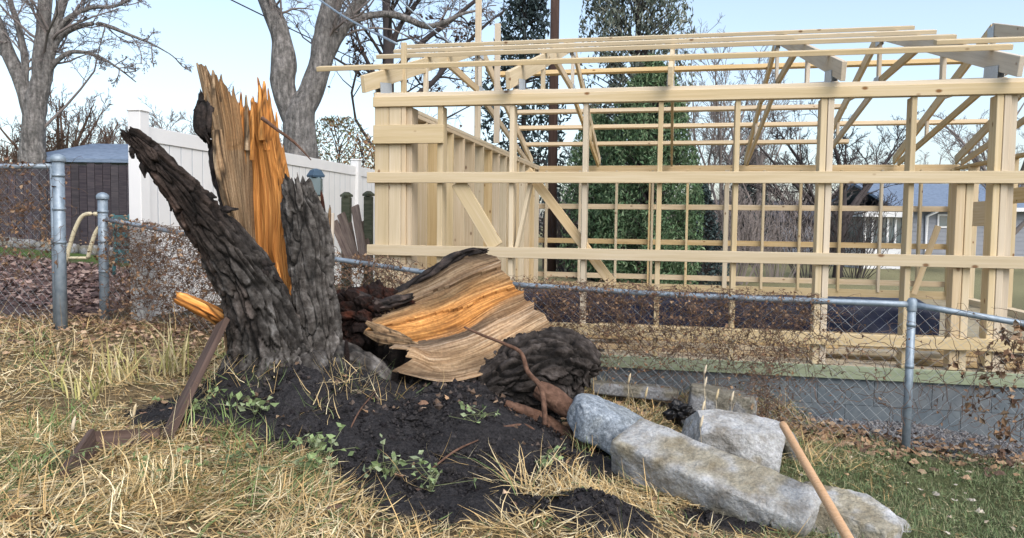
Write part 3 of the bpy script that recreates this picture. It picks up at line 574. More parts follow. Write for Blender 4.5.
obj('bark_back', mkmesh('bark_back', Vs, np.concatenate([e[0] + K, e[1], e[2]]), MT['barkdark'], col=cb, uv=np.concatenate([uv, uv]), smooth=False), log)
loftobj('bark_rim', [(366, 309, 4.76, 8), (398, 293, 4.82, 10), (427, 276, 4.90, 11), (452, 260, 5.0, 11), (470, 252, 5.05, 9), (486, 250, 5.09, 5)], MT['barkdark'], log, n=120, m=44, bark=.024, bs=15, seed=41, jag1=.03, depth=1.6)
loftobj('bark_underside', [(462, 398, 4.50, 40), (490, 390, 4.55, 56), (522, 378, 4.62, 74), (550, 370, 4.68, 80), (572, 372, 4.71, 66), (586, 382, 4.72, 44)], MT['bark'], log, n=190, m=190, bark=.042, bs=13, seed=44, jag1=.04, hollow=.05, plate=.34, ridge=.03, tint=lambda t, th: np.array([.42, .38, .37]) + 0 * t[..., None])
loftobj('decayed_core', [(338, 326, 4.78, 56), (360, 318, 4.76, 62), (384, 312, 4.78, 50), (402, 310, 4.80, 28)], MT['rot'], log, n=110, m=130, bark=.075, bs=14, seed=46, jag1=.14, jag0=.05, hollow=.9, plate=.6)
loftobj('black_bark_strip', [(352, 296, 4.66, 12), (378, 305, 4.66, 12), (396, 301, 4.66, 10), (413, 296, 4.68, 6)], MT['barkdark'], log, n=60, m=28, bark=.016, bs=20, seed=47, jag1=.02)
for a, b, wd, Y in (((366, 322), (412, 340), 11, 4.5), ((364, 332), (418, 344), 12, 4.44)):
    loftobj('torn_splinter', [(a[0], a[1], Y, 4), (a[0] * .7 + b[0] * .3, a[1] * .7 + b[1] * .3 + 2, Y, wd), (a[0] * .3 + b[0] * .7, a[1] * .3 + b[1] * .7 + 1, Y, wd * .8), (b[0], b[1], Y + .03, 2)], MT['woodA'], log, smooth=False, n=26, m=10, bark=.003, bs=40, seed=int(a[0] + wd), depth=.35)

# twigs and roots lying on the soil
tw = tubeobj('dead_twig', [P(464, 327, 4.38), P(482, 335, 4.36), P(505, 344, 4.33), P(521, 353, 4.31), P(528, 372, 4.27), P(540, 386, 4.22), P(544, 405, 4.16), P(545, 425, 4.12)], np.array([.006, .008, .010, .012, .014, .015, .016, .014]), MT['root'], n=60, sides=8)
tag(tw, 'crooked brown twig arching up in front of the split log', 'twig')
r1 = loftobj('loose_root', [(*q[:2], G(q[0], q[1])[1] - .01, q[2]) for q in ((505, 403, 6), (522, 411, 12), (545, 421, 14), (570, 437, 12), (594, 452, 6))], MT['root'], n=90, m=30, bark=.008, bs=30, seed=80); tag(r1, 'ridged red-brown root lying over the soil left of the granite boulder', 'root')
r2 = loftobj('loose_root', [(538, 388, 4.42, 18), (552, 397, 4.38, 22), (566, 407, 4.34, 20), (576, 416, 4.30, 12)], MT['root'], n=60, m=36, bark=.008, bs=26, seed=84); tag(r2, 'short thick pinkish root wedged between log bark and granite boulder', 'root')
r3 = tubeobj('loose_root', [G(484, 433, .01), G(505, 430, .015), G(525, 428, .015), G(540, 434, .0)], [.004, .009, .009, .004], MT['root'], n=20); tag(r3, 'thin bare root stick on the dark soil mound', 'root')
r4 = tubeobj('loose_root', [G(430, 470, .0), G(455, 455, .02), G(478, 443, .015)], [.004, .006, .003], MT['root'], n=14); tag(r4, 'short reddish stick poking out of the soil mound front', 'root')
st = tubeobj('dead_twig', [G(345, 440, .0), G(360, 416, .03), G(378, 396, .04)], [.004, .004, .002], MT['root'], n=12); tag(st, 'straight pale stalk leaning on the soil below the stump', 'twig')

# old brown boards left of the stump
def tb(name, a, b, wd, th, side, label):
    o = timber(name, None, a, b, wd, th, MT['board'], side=side, bev=.004); return tag(o, label, 'board')
tb('old_board', G(165, 441), P(223, 322, 4.20), .10, .03, (.75, -.65, .35), 'dark brown board leaning against the left side of the stump')
tb('old_board', G(90, 447, .03), G(160, 441, .02), .08, .03, (0, .35, 1), 'dark brown board half buried flat in the grass near the stump')
tb('old_board', G(95, 446, .035), G(66, 480, .0), .10, .03, (-.3, .0, 1), 'short dark board end sloping into the straw at lower left')
# ================================================================== rocks
def rock(name, c, dims, rz, tilt, seed, mat, label, power=4., cuts=9, n=26, rough=.03, top=None, group=None, cl=(.80, .95)):
    t = np.linspace(-1, 1, n); a, b = np.meshgrid(t, t); one = np.ones_like(a); Vs, Fs, k = [], [], 0
    ii = (np.arange(n - 1)[:, None] * n + np.arange(n - 1)[None]).ravel(); Q = np.stack([ii, ii + 1, ii + n + 1, ii + n], 1)
    for ax in range(3):
        for s in (-1, 1):
            v = [None] * 3; v[ax] = s * one; v[(ax + 1) % 3] = a * (s); v[(ax + 2) % 3] = b; Vs.append(np.stack(v, -1).reshape(-1, 3)); Fs.append(Q + k); k += n * n
    V = np.concatenate(Vs); Fc = np.concatenate(Fs); d = nrm(V); rr = 1 / (np.abs(d) ** power).sum(1) ** (1 / power); V = d * rr[:, None]
    rg = np.random.default_rng(seed)
    for _ in range(cuts):
        nn = nrm(rg.normal(size=3)); lim = (np.abs(nn) ** (power / (power - 1))).sum() ** ((power - 1) / power) * rg.uniform(*cl); e = V @ nn - lim; V = V - np.maximum(e, 0)[:, None] * nn
    V = V * np.array(dims) / 2; q = V / max(dims) * 6
    nz = fbm(q, 4, seed); V = V + d * (nz * rough * min(dims) * 2)[:, None] + d * (fbm(q * 4, 3, seed + 3) * rough * min(dims) * .5)[:, None]
    R = Matrix.Rotation(rz, 4, 'Z') @ Matrix.Rotation(tilt[0], 4, 'X') @ Matrix.Rotation(tilt[1], 4, 'Y')
    # lichen / earth staining with its own patches
    stn = sstep(.0, .35, fbm(q * .8, 3, seed + 8) + .30 * (d[:, 2] if top is None else top(d)))
    col = (1 - stn[:, None]) * np.array([1, 1, 1.02]) + stn[:, None] * np.array([.82, .74, .58])
    if mat is MT['granite']: col = 1 - (1 - col) * .25
    col = col * (1 + .18 * nz[:, None])
    # weld seams
    key = np.round(V * 2000).astype(np.int64); _, inv_i, inv = np.unique(key, axis=0, return_index=True, return_inverse=True); V = V[inv_i]; col = col[inv_i]; Fc = inv.ravel()[Fc]
    o = obj(name, mkmesh(name, V, Fc, mat, col=np.clip(col, 0, 1.5), smooth=n < 30)); o.matrix_world = Matrix.Translation(Vector(c)) @ R; return tag(o, label, 'rock', group)
rock('boulder', P(606, 426, 4.22), (.46, .30, .25), -.25, (.1, .38), 1, MT['granite'], 'rounded speckled blue-grey granite boulder at the end of the log', power=3.4)
rock('stone_slab', P(712, 494, 3.60), (.98, .34, .40), -.76, (.30, .19), 12, MT['lime'], 'long pale limestone slab lying across the front right', power=16, cuts=12, n=80, rough=.022, cl=(.74, .92))
rock('stone_block', P(846, 530, 3.30), (.42, .34, .28), -.55, (.2, .15), 15, MT['lime'], 'tan limestone block under the wooden tool handle', power=12, cuts=12, n=50, rough=.02, cl=(.7, .9))
rock('stone_chip', P(886, 530, 3.42), (.20, .16, .13), -.5, (.2, .2), 18, MT['lime'], 'small white stone chip at the slab end in the grass', power=3, top=lambda d: -1)
rock('boulder', P(730, 442, 4.25), (.56, .34, .27), -.38, (.2, .16), 21, MT['lime'], 'angular white boulder behind the long limestone slab', power=10, cuts=16, n=60, rough=.022, cl=(.66, .86), top=lambda d: -.9)
rock('stone_block', P(722, 404, 5.12), (.44, .24, .20), -.25, (.0, .12), 25, MT['flatstone'], 'mossy grey stone block near the concrete foundation', power=14, cuts=7, n=40, rough=.02, cl=(.78, .92))
rock('flat_stone', P(634, 390, 5.45), (.62, .18, .09), -.2, (0, .05), 28, MT['flatstone'], 'long thin flat grey stone lying along the foundation', power=6, cuts=5)
rock('small_stone', P(789, 446, 4.35), (.10, .12, .22), .3, (.3, -.5), 33, MT['flatstone'], 'dark stone leaning beside the end of the white boulder', power=3)
bag = rock('black_plastic_scrap', P(680, 413, 4.75), (.18, .14, .13), .2, (.2, .3), 35, MT['blackbag'], 'crumpled black plastic scrap between the boulders', power=2.2, rough=.22); bag['category'] = 'plastic scrap'
h = tubeobj('tool_handle', [P(782, 423, 3.72) + (P(852, 545, 2.74) - P(782, 423, 3.72)) * q for q in (0, .012, .03, .5, 1.0, 1.12)], [.009, .016, .019, .019, .020, .020], MT['handle'], sides=20)
tag(h, 'smooth wooden tool handle propped over the limestone slab', 'tool handle')

# ================================================================== chain-link fences
def chain_mesh(A, B, hA, hB, zA, zB, wmesh=.083, r=.0015, parent=None):
    """woven wire between plan points A,B; zA/zB ground, hA/hB top"""
    A = np.array(A[:2]); B = np.array(B[:2]); L = np.linalg.norm(B - A); n = int(L / (wmesh / 2)); H = max(hA - zA, hB - zB); k = int(H / (wmesh / 2)) + 1
    s0 = np.arange(n)[:, None] * (wmesh / 2); j = np.arange(k)[None]
    s = s0 + (wmesh / 2) * ((j + np.arange(n)[:, None] * 0) % 2) * 1.0
    odd = (np.arange(n)[:, None] % 2); s = s0 + (wmesh / 2) * ((j + odd) % 2)
    t = np.clip(s / L, 0, 1); top = hA + (hB - hA) * t; bot = zA + (zB - zA) * t
    z = top - .01 - j * (wmesh / 2) * ((top - bot - .01) / H)
    off = .004 * (((j + odd) % 2) * 2 - 1) + .012 * vnoise(np.stack([s * 1.3, z * 1.3, 0 * s], -1), 2)
    nn = np.array([-(B - A)[1], (B - A)[0]]) / L
    xy = A + (B - A) * t[..., None] + nn * off[..., None]
    V, Fq = tubes(np.concatenate([xy, z[..., None]], -1), np.full(s.shape, r), 3)
    return obj('wire_mesh', mkmesh('wire_mesh', V, Fq, MT['wire']), parent)
fence = empty('chain_link_fence', (0, 0, 0), 'low galvanised chain link fence running behind the stump to the right edge', 'fence')
RA, RB, RC, RD = P(103, 219, 6.9), P(505, 284, 5.73), P(912, 304.5, 4.9), P(1130, 339, 4.55)
RE = RD + (RD - RC) * 1.5
nodes = [RA, RB, RC, RE]
for a, b in zip(nodes[:-1], nodes[1:]):
    s = .012 * np.linalg.norm(b - a); mid = (a + b) / 2 - np.array([0, 0, s * .5])
    tubeobj('top_rail', [a, mid, b], .0205, MT['galv'], fence, sides=10, n=16)
    chain_mesh(a, b, a[2], b[2], gz(*a[:2]), gz(*b[:2]), parent=fence)
def gpost(name, q, z1, r, parent, cap='loop'):
    z0 = gz(q[0], q[1]) - .15
    o = tubeobj(name, [(q[0], q[1], z0), (q[0], q[1], z1)], r, MT['galv'], parent, sides=14)
    if cap == 'dome': V = [(q[0], q[1], z1 - .03), (q[0], q[1], z1 - .028), (q[0], q[1], z1 + .004), (q[0], q[1], z1 + .022), (q[0], q[1], z1 + .034)]; rr = [r * 1.25, r * 1.28, r * 1.28, r * .9, r * .2]
    else: V = [(q[0], q[1], z1 - .05), (q[0], q[1], z1 - .048), (q[0], q[1], z1 + .015), (q[0], q[1], z1 + .03), (q[0], q[1], z1 + .034)]; rr = [r * 1.18, r * 1.2, r * 1.2, r * .8, r * .3]
    tubeobj('post_cap', V, rr, MT['galv'], o, sides=14)
    for k in range(3 if cap == 'dome' else 2):
        zz = z1 - .14 - .27 * k; tubeobj('tie_band', [(q[0], q[1], zz - .012), (q[0], q[1], zz + .012)], r * 1.1, MT['galv'], o, sides=14)
    return o
gpost('post', (RC[0], RC[1] - .0), RC[2] + .01, .026, fence); gpost('post', RB, RB[2] + .0, .026, fence)
gpost('post', RA, P(103, 196, 6.9)[2], .042, fence, 'dome'); gpost('post', RE, RE[2] + .03, .026, fence)
# neighbour's gate on the far left
gate = empty('chain_link_gate', (0, 0, 0), 'taller chain link gate section at the left edge with a round steel post', 'gate')
GA, GB = P(58, 158, 6.2), P(-75, 160, 6.35)
gpost('post', GA, GA[2], .045, gate, 'dome'); tubeobj('top_rail', [P(54, 166, 6.2), P(-75, 167, 6.35)], .022, MT['galv'], gate, sides=10)
chain_mesh(P(54, 166, 6.2), P(-75, 167, 6.35), P(54, 166, 6.2)[2], P(-75, 167, 6.35)[2], gz(*GA[:2]), gz(*GB[:2]), parent=gate)
tubeobj('gate_frame_bar', [(P(52, 166, 6.2)[0], 6.2, GA[2] - .05), (P(52, 166, 6.2)[0], 6.2, gz(*GA[:2]) + .05)], .018, MT['galv'], gate)

# ================================================================== dead vines on the fences
def leaf_quads(Pc, size, seed=0, fold=.35, flat=0., asp=.33, upb=0.):
    rg = np.random.default_rng(seed); n = len(Pc); size = np.broadcast_to(size, (n,))
    a = nrm(rg.normal(size=(n, 3)) + np.array([0, 0, upb])); b = rg.normal(size=(n, 3))
    if flat: a[:, 2] *= 1 - flat; a = nrm(a); b[:, 2] *= 1 - flat
    b = nrm(b - a * (a * b).sum(1, keepdims=True)); c = np.cross(a, b)
    s = size[:, None]; lift = rg.uniform(-fold, fold, (n, 1))
    V = np.stack([Pc - a * s * .5, Pc + b * s * asp + c * s * lift, Pc + a * s * .5, Pc - b * s * asp + c * s * lift], 1).reshape(-1, 3)
    k = np.arange(n)[:, None] * 4; Fc = np.concatenate([k + np.array([[0, 1, 2]]), k + np.array([[0, 2, 3]])]); return V, Fc
def leaf_poly(Pc, size, seed=0):
    """curled, lobed fallen leaf: 8 vertices, 6 triangles"""
    rg = np.random.default_rng(seed); n = len(Pc); s = np.broadcast_to(size, (n,))[:, None, None]; az = rg.uniform(0, 6.28, n)
    tx = np.array([-.5, -.2, -.25, .08, .02, .28, .25, .5]); ty = np.array([0, .26, -.26, .17, -.17, .20, -.20, 0.]); lx = tx[None] * rg.uniform(.8, 1.2, (n, 8)); ly = ty[None] * rg.uniform(.6, 1.5, (n, 8)); k1, k2 = rg.uniform(-.2, 1.6, (n, 1)), rg.uniform(-.5, .7, (n, 1)); lz = k1 * ly ** 2 * 2.2 + k2 * lx ** 2 + rg.normal(size=(n, 8)) * .03
    tl = rg.normal(size=(n, 1)) * .45; ly, lz = ly * np.cos(tl) - lz * np.sin(tl), ly * np.sin(tl) + lz * np.cos(tl); c, q = np.cos(az)[:, None], np.sin(az)[:, None]
    V = np.stack([lx * c - ly * q, lx * q + ly * c, lz - lz.min(1, keepdims=True)], -1) * s + Pc[:, None]; T3 = np.array([(0, 2, 1), (1, 2, 4), (1, 4, 3), (3, 4, 6), (3, 6, 5), (5, 6, 7)])
    return V.reshape(-1, 3), (np.arange(n)[:, None, None] * 8 + T3[None]).reshape(-1, 3)
def vcols(n, pal, seed, reps=4, jit=.25):
    rg = np.random.default_rng(seed); pal = np.array(pal); c = pal[rg.integers(0, len(pal), n)] * rg.uniform(1 - jit, 1 + jit, (n, 1)); return np.repeat(np.clip(c, 0, 1), reps, 0)
def vines(name, a, b, n, t0, t1, z0, z1, seed, label, leaves, lsize=(.02, .05), pal=((.19, .11, .065), (.26, .16, .09), (.14, .08, .055), (.32, .22, .14)), stemr=.0022, spread=.06, steps=14, stepl=.035):
    rg = np.random.default_rng(seed); t = rg.uniform(t0, t1, n); hh = rg.uniform(0, 1, n) ** .8
    root = a[None] + (b - a)[None] * t[:, None]; zb = np.array([gz(x, y) for x, y, _ in root]); root[:, 2] = zb + (root[:, 2] - zb) * (z0 + (z1 - z0) * hh)
    d = nrm(rg.normal(size=(n, 3)) * np.array([1, .25, 1])); pts = [root + rg.normal(size=(n, 3)) * np.array([0, spread, 0]) * .5]
    for k in range(steps):
        d = nrm(d + rg.normal(size=(n, 3)) * np.array([.55, .22, .55])); pts.append(pts[-1] + d * stepl * rg.uniform(.6, 1.3, (n, 1)))
    pts = np.stack(pts, 1); tt_ = np.clip(((pts[..., :2] - a[:2]) @ (b - a)[:2]) / ((b - a)[:2] @ (b - a)[:2]), -.1, 1.1); lim = a[2] + (b - a)[2] * tt_ + .02 + .06 * rg.uniform(0, 1, (n, 1)) ** 2; pts[..., 2] = np.where(pts[..., 2] > lim, lim - (pts[..., 2] - lim) * .5, pts[..., 2]); V, Fq = tubes(pts, np.full(pts.shape[:2], stemr) * np.linspace(1.2, .5, steps + 1)[None], 3)
    o = obj(name, mkmesh(name, V, Fq, MT['twigred'])); tag(o, label, 'vine', kind='stuff')
    k = rg.integers(0, n, leaves); j = rg.integers(1, steps, leaves); Pc = pts[k, j] + rg.normal(size=(leaves, 3)) * .012; sz = rg.uniform(*lsize, leaves)
    V, Fc = leaf_quads(Pc, sz, seed + 1); lo = obj('dry_leaves', mkmesh('dry_leaves', V, Fc, MT['leaf'], col=vcols(leaves, pal, seed + 2)), o); lo['kind'] = 'stuff'
    return o
vines('dead_vine', RB, RC, 600, .03, .80, .55, 1.0, 1, 'tangle of dead brown vine along the top of the fence before the tarp', 2600, (.012, .034), stemr=.0017, steps=18)
vines('dead_vine', RB, RC, 200, .0, 1.0, .1, .75, 2, 'sparse dead vine stems hanging down the middle of the fence', 420, (.012, .03))
vines('dead_vine', RA, RB, 620, .02, .36, .0, 1.05, 3, 'reddish dead vine covering the fence in front of the white fence', 1700, (.018, .05))
vines('dead_vine', RA, RB, 480, .52, 1.0, .35, 1.05, 4, 'dry brown vine on the fence between stump and log', 2200, (.015, .035))
vines('dead_vine', P(54, 166, 6.2), P(-75, 167, 6.35), 260, 0, 1, .25, 1.0, 5, 'dead vine woven through the gate at the left edge', 700, (.02, .05))
vines('dead_vine', RC, RE, 90, .02, .4, .2, .9, 6, 'few dead vine stems right of the near fence post', 90, (.02, .04))
cl = vines('dead_vine', P(1003, 318, 4.74), P(1018, 320, 4.72), 26, 0, 1, .25, .95, 7, 'hanging cluster of curled dry leaves near the right end of the fence', 190, (.03, .06))
vines('dead_vine', P(762, 330, 5.05), P(775, 330, 5.03), 60, 0, 1, .0, .7, 8, 'upright dry weed clump by the foundation at the fence foot', 260, (.012, .03), steps=12)

# ================================================================== white vinyl fence
wf = empty('vinyl_fence', (0, 0, 0), 'white vinyl privacy fence receding behind the stump', 'fence')
F0 = np.array([P(140, 220, 6.95)[0], 6.95]); fd = np.array([math.sin(YAW), math.cos(YAW)])
def fpt(s, z): q = F0 + fd * s; return np.array([q[0], q[1], z])
ZB, ZT = .52, 2.36
for s, zt in ((0, 2.50), (2.42, ZT + .11), (4.84, ZT + .11), (7.26, ZT + .11), (9.68, ZT + .11)):
    p_ = timber('post', wf, fpt(s, .3), fpt(s, zt - .03), .127, .127, MT['vinyl'], side=(fd[0], fd[1], 0), bev=.004)
    o = timber('post_cap', None, fpt(s, zt - .03), fpt(s, zt), .145, .145, MT['vinyl'], side=(fd[0], fd[1], 0), bev=.012); o.parent = p_; o.matrix_basis = p_.matrix_basis.inverted() @ o.matrix_basis
for b in range(4):
    s0, s1 = b * 2.42 + .064, (b + 1) * 2.42 - .064
    timber('top_rail', wf, fpt(s0, ZT - .07), fpt(s1, ZT - .07), .14, .05, MT['vinyl']); timber('bottom_rail', wf, fpt(s0, ZB + .16), fpt(s1, ZB + .16), .14, .05, MT['vinyl'])
    n = 13; wd = (s1 - s0) / n
    for k in range(n):
        timber('panel_board', wf, fpt(s0 + (k + .5) * wd, ZB + .23), fpt(s0 + (k + .5) * wd, ZT - .14), wd - .012, .022, MT['vinyl'], side=(fd[0], fd[1], 0), bev=.004)
    timber('groove_backing', wf, fpt(s0, (ZB + ZT) / 2 + .05) + np.array([.006, 0, 0]), fpt(s1, (ZB + ZT) / 2 + .05) + np.array([.006, 0, 0]), ZT - ZB - .38, .006, MT['vinylgap'])

# ================================================================== things by the white fence
def prism_post(name, px, ytop, Y, wpx, label, mat, cat='post', zb=None):
    t = P(px, ytop, Y); wd = wpx * Y / F; b = np.array([t[0], t[1], gz(t[0], t[1]) - .1 if zb is None else zb]); r = empty(name, b, label, cat)
    o = timber('shaft', None, (0, 0, 0), t - b - np.array([0, 0, .05]), wd, wd, mat, side=(1, 0, 0), bev=.01); o.parent = r
    h = t - b; V, Fq, Fe = tube1([h - np.array([0, 0, .05]), h - np.array([0, 0, .03]), h], [wd * .72, wd * .72, wd * .25], 4); obj('cap', quads_tris('cap', V, Fq, Fe, mat, smooth=False), r); return r
prism_post('garden_post', 346.5, 192, 7.9, 9, 'short mossy square post left of the taller one before the vinyl fence', MT['mosspost'])
prism_post('garden_post', 368.5, 191, 7.6, 8.5, 'tall mossy square post right beside the barn corner', MT['mosspost'])
for i, (a, b) in enumerate((((334, 222), (352, 256)), ((341, 214), (358, 258)), ((355, 206), (365, 258)), ((348, 224), (356, 258)), ((362, 222), (369, 256)))):
    o = timber('leaning_plank', None, P(a[0], a[1], 7.75), P(b[0], b[1] + 8, 7.35), .085, .025, MT['oldplank'], side=(1, -.3, .2))
    tag(o, ('grey plank lowest and leftmost of the five leaning by the mossy posts', 'second grey plank from the left leaning by the mossy posts', 'tallest weathered plank leaning between the two mossy posts', 'short middle plank leaning under the tallest one', 'rightmost leaning plank next to the tall mossy post')[i], 'plank', 'old planks leaning by the vinyl fence')
lp = empty('garden_lantern', P(316, 280, 6.6), 'small garden lantern with a blue cap on a pale wooden post', 'lantern')
lb = P(316, 285, 6.6); lt = P(316, 196, 6.6)
o = timber('post', None, (0, 0, 0), (0, 0, lt[2] - lb[2]), .07, .06, MT['lumbergrey'], side=(1, 0, 0)); o.parent = lp
lp.location = Vector(lb); hz = lt[2] - lb[2]
o = obj('lantern_glass', boxmesh('lantern_glass', (-.05, -.05, hz), (.05, .05, hz + .16), MT['glass'], .01), lp)
V, Fq, Fe = tube1([(0, 0, hz + .16), (0, 0, hz + .175), (0, 0, hz + .22), (0, 0, hz + .235)], [.075, .08, .05, .012], 4); obj('lantern_cap', quads_tris('lantern_cap', V, Fq, Fe, MT['bluecap'], smooth=False), lp)
pb = timber('upright_board', None, P(328, 282, 6.4), P(329, 213, 6.4), .085, .03, MT['lumbergrey'], side=(1, 0, 0)); tag(pb, 'pale upright board just right of the stump behind the fence', 'board')
# tube frame and teal chair at the far left
cf = empty('tube_frame', P(84, 262, 8.0), 'bent cream painted metal tube frame beyond the corner fence post', 'metal frame')
ob = Vector(cf.location)
for pts in ([(66, 262), (70, 245), (76, 227), (84, 215), (100, 214)], [(88, 258), (91, 246), (96, 232), (103, 224), (112, 224)]):
    o = tubeobj('tube', [P(x, y, 8.0) - np.array(ob) for x, y in pts], .022, MT['cream'], cf, n=24)
tubeobj('cross_tube', [P(66, 258, 8.0) - np.array(ob), P(88, 258, 8.0) - np.array(ob)], .016, MT['cream'], cf)
tl = empty('folded_chair', P(122, 275, 7.4), 'teal folded garden chair standing behind the corner of the wire fence', 'chair'); ob = np.array(tl.location)
for x in (114, 131): tubeobj('frame_tube', [P(x, 275, 7.4) - ob, P(x + 1, 245, 7.4) - ob, P(x - 1, 214, 7.4) - ob], .016, MT['teal'], tl, n=10)
for k in range(6): o = timber('strap', None, P(115, 218 + 8.5 * k, 7.38) - ob, P(131, 218 + 8.5 * k, 7.38) - ob, .05, .006, MT['teal']); o.parent = tl

# dark wooden fence and shed behind, far left
df = empty('board_fence', (0, 0, 0), 'dark weathered wooden board fence at the far left', 'fence')
x = -10.6; k = 0
while x < -6.2:
    zt = P(60, 164, 14)[2] + random.uniform(-.025, .025); wd = .145
    timber('fence_board', df, (x, 14, gz(x, 14) + .04), (x, 14, zt), wd - .012, .022, MT['darkfence'], side=(1, 0, 0), bev=0); x += wd; k += 1
for z in (1.35, 2.3): timber('fence_rail', df, (-10.7, 14.05, z), (-6.2, 14.05, z), .09, .04, MT['darkfence'], bev=0)
for i in range(12):
    xx = -10.2 + i * .36; rock('edging_stone', (xx, 13.2 + random.uniform(-.04, .04), gz(xx, 13.2) + .06), (.36, .22, .2), random.uniform(-.2, .2), (0, 0), 300 + i, MT['flatstone'], 'rough pale edging stone in the row below the dark fence', n=8, group='edging stones below the dark board fence')
sh = empty('garden_shed', (-8.2, 18.5, gz(-8, 18)), 'low shed with a blue-grey roof behind the dark fence', 'shed'); sz = P(80, 163, 18)[2] - gz(-8, 18); st_ = P(80, 147, 19.5)[2] - gz(-8, 18)
obj('wall', boxmesh('wall', (-2.6, -1.2, -.2), (.15, 1.4, sz), MT['siding']), sh)
V = np.array([(-2.8, -1.45, sz - .05), (.3, -1.45, sz - .05), (.3, 1.7, sz - .05), (-2.8, 1.7, sz - .05), (-2.0, .1, st_), (-.5, .1, st_), (-2.8, -1.45, sz + .03), (.3, -1.45, sz + .03), (.3, 1.7, sz + .03), (-2.8, 1.7, sz + .03)])
T3 = np.array([(6, 7, 5), (6, 5, 4), (7, 8, 5), (8, 9, 4), (8, 4, 5), (9, 6, 4), (0, 1, 7), (0, 7, 6), (1, 2, 8), (1, 8, 7), (3, 0, 6), (3, 6, 9), (2, 3, 9), (2, 9, 8)])
obj('roof', mkmesh('roof', V, T3, MT['shingle_blue']), sh)

# ================================================================== trees
def grow(Pm, R, nch, lr, ang, seed, k=7, upb=.15, wig=.25, t0=.25, rr=.55, rmin=.003, droop=0., rmax=9.):
    """children for a batch of branches"""
    rg = np.random.default_rng(seed); m, kk, _ = Pm.shape; L = np.linalg.norm(np.diff(Pm, axis=1), axis=2).sum(1)
    pid = np.repeat(np.arange(m), nch); n = len(pid); t = rg.uniform(t0, 1, n) * (kk - 1); i = np.clip(t.astype(int), 0, kk - 2); f = (t - i)[:, None]
    st = Pm[pid, i] * (1 - f) + Pm[pid, i + 1] * f; tg = nrm(Pm[pid, i + 1] - Pm[pid, i]); r0_ = R[pid, i] * (1 - f[:, 0]) + R[pid, i + 1] * f[:, 0]
    ax = nrm(np.cross(tg, rg.normal(size=(n, 3)))); a = rg.normal(ang, ang * .3, n)[:, None]
    d = nrm(tg * np.cos(a) + ax * np.sin(a) + np.array([0, 0, upb])); ln = L[pid] * lr * rg.uniform(.55, 1.25, n) * (1 - .45 * t / (kk - 1)); pts = [st]
    for q in range(k - 1):
        d = nrm(d + rg.normal(size=(n, 3)) * wig + np.array([0, 0, upb * .35 - droop * q / k])); pts.append(pts[-1] + d * (ln / (k - 1))[:, None])
    rad = np.maximum(rmin, np.minimum(rmax, r0_ * rr))[:, None] * np.linspace(1, .25, k)[None]
    return np.stack(pts, 1), np.maximum(rad, rmin)
def join(parts):
    Vs, Fs, o = [], [], 0
    for V, Fq in parts: Vs.append(V); Fs.append(Fq + o); o += len(V)
    return np.concatenate(Vs), np.concatenate(Fs)
def limbs(stems, k=14, noise=.0, seed=0):
    """stems: list of (list of points, list of radii) -> batch arrays"""
    Pm, R = [], []
    for pts, rad in stems:
        c, r = smooth_path(np.array(pts), np.array(rad), k); Pm.append(c); R.append(r)
    Pm = np.array(Pm); R = np.array(R)
    if noise: Pm = Pm + np.stack([fbm(Pm * 2.2, 2, seed + q) for q in range(3)], -1) * noise
    return Pm, R
def bare_tree(name, label, stems, seed, levels, mat, twig, group=None, lumpy=.08, sides=12):
    base = np.array(stems[0][0][0]); r = empty(name, base, label, 'tree', group)
    Pm, R = limbs(stems, 34); V, Fq = tubes(Pm, R, sides * 2)
    T = V - np.repeat(Pm.reshape(-1, 3), sides * 2, 0); V = V + T * (fbm(V * 3.2, 3, seed)[:, None] * lumpy * 2 + fbm(V * np.array([14, 14, 3]), 2, seed + 1)[:, None] * .09)
    tr = obj('trunk', mkmesh('trunk', V - base, Fq, mat, smooth=True), r)
    parts = []; cp_, cr_ = Pm, R
    for li, (nch, lr, ang, kw) in enumerate(levels):
        cp_, cr_ = grow(cp_, cr_, nch, lr, ang, seed * 31 + li, **kw); parts.append(tubes(cp_, cr_, 6 if li == 0 else (4 if li == 1 else 3)))
    V, Fq = join(parts); obj('crown', mkmesh('crown', V - base, Fq, twig, smooth=True), r)
    return r, cp_
def px_stem(rows, Y):
    """rows (px,py,width px[,dY])"""
    return [P(q[0], q[1], Y + (q[3] if len(q) > 3 else 0)) for q in rows], [q[2] * Y / F / 2 for q in rows]
def on_ground(x, y): return np.array([x, y, gz(x, y) - .1])
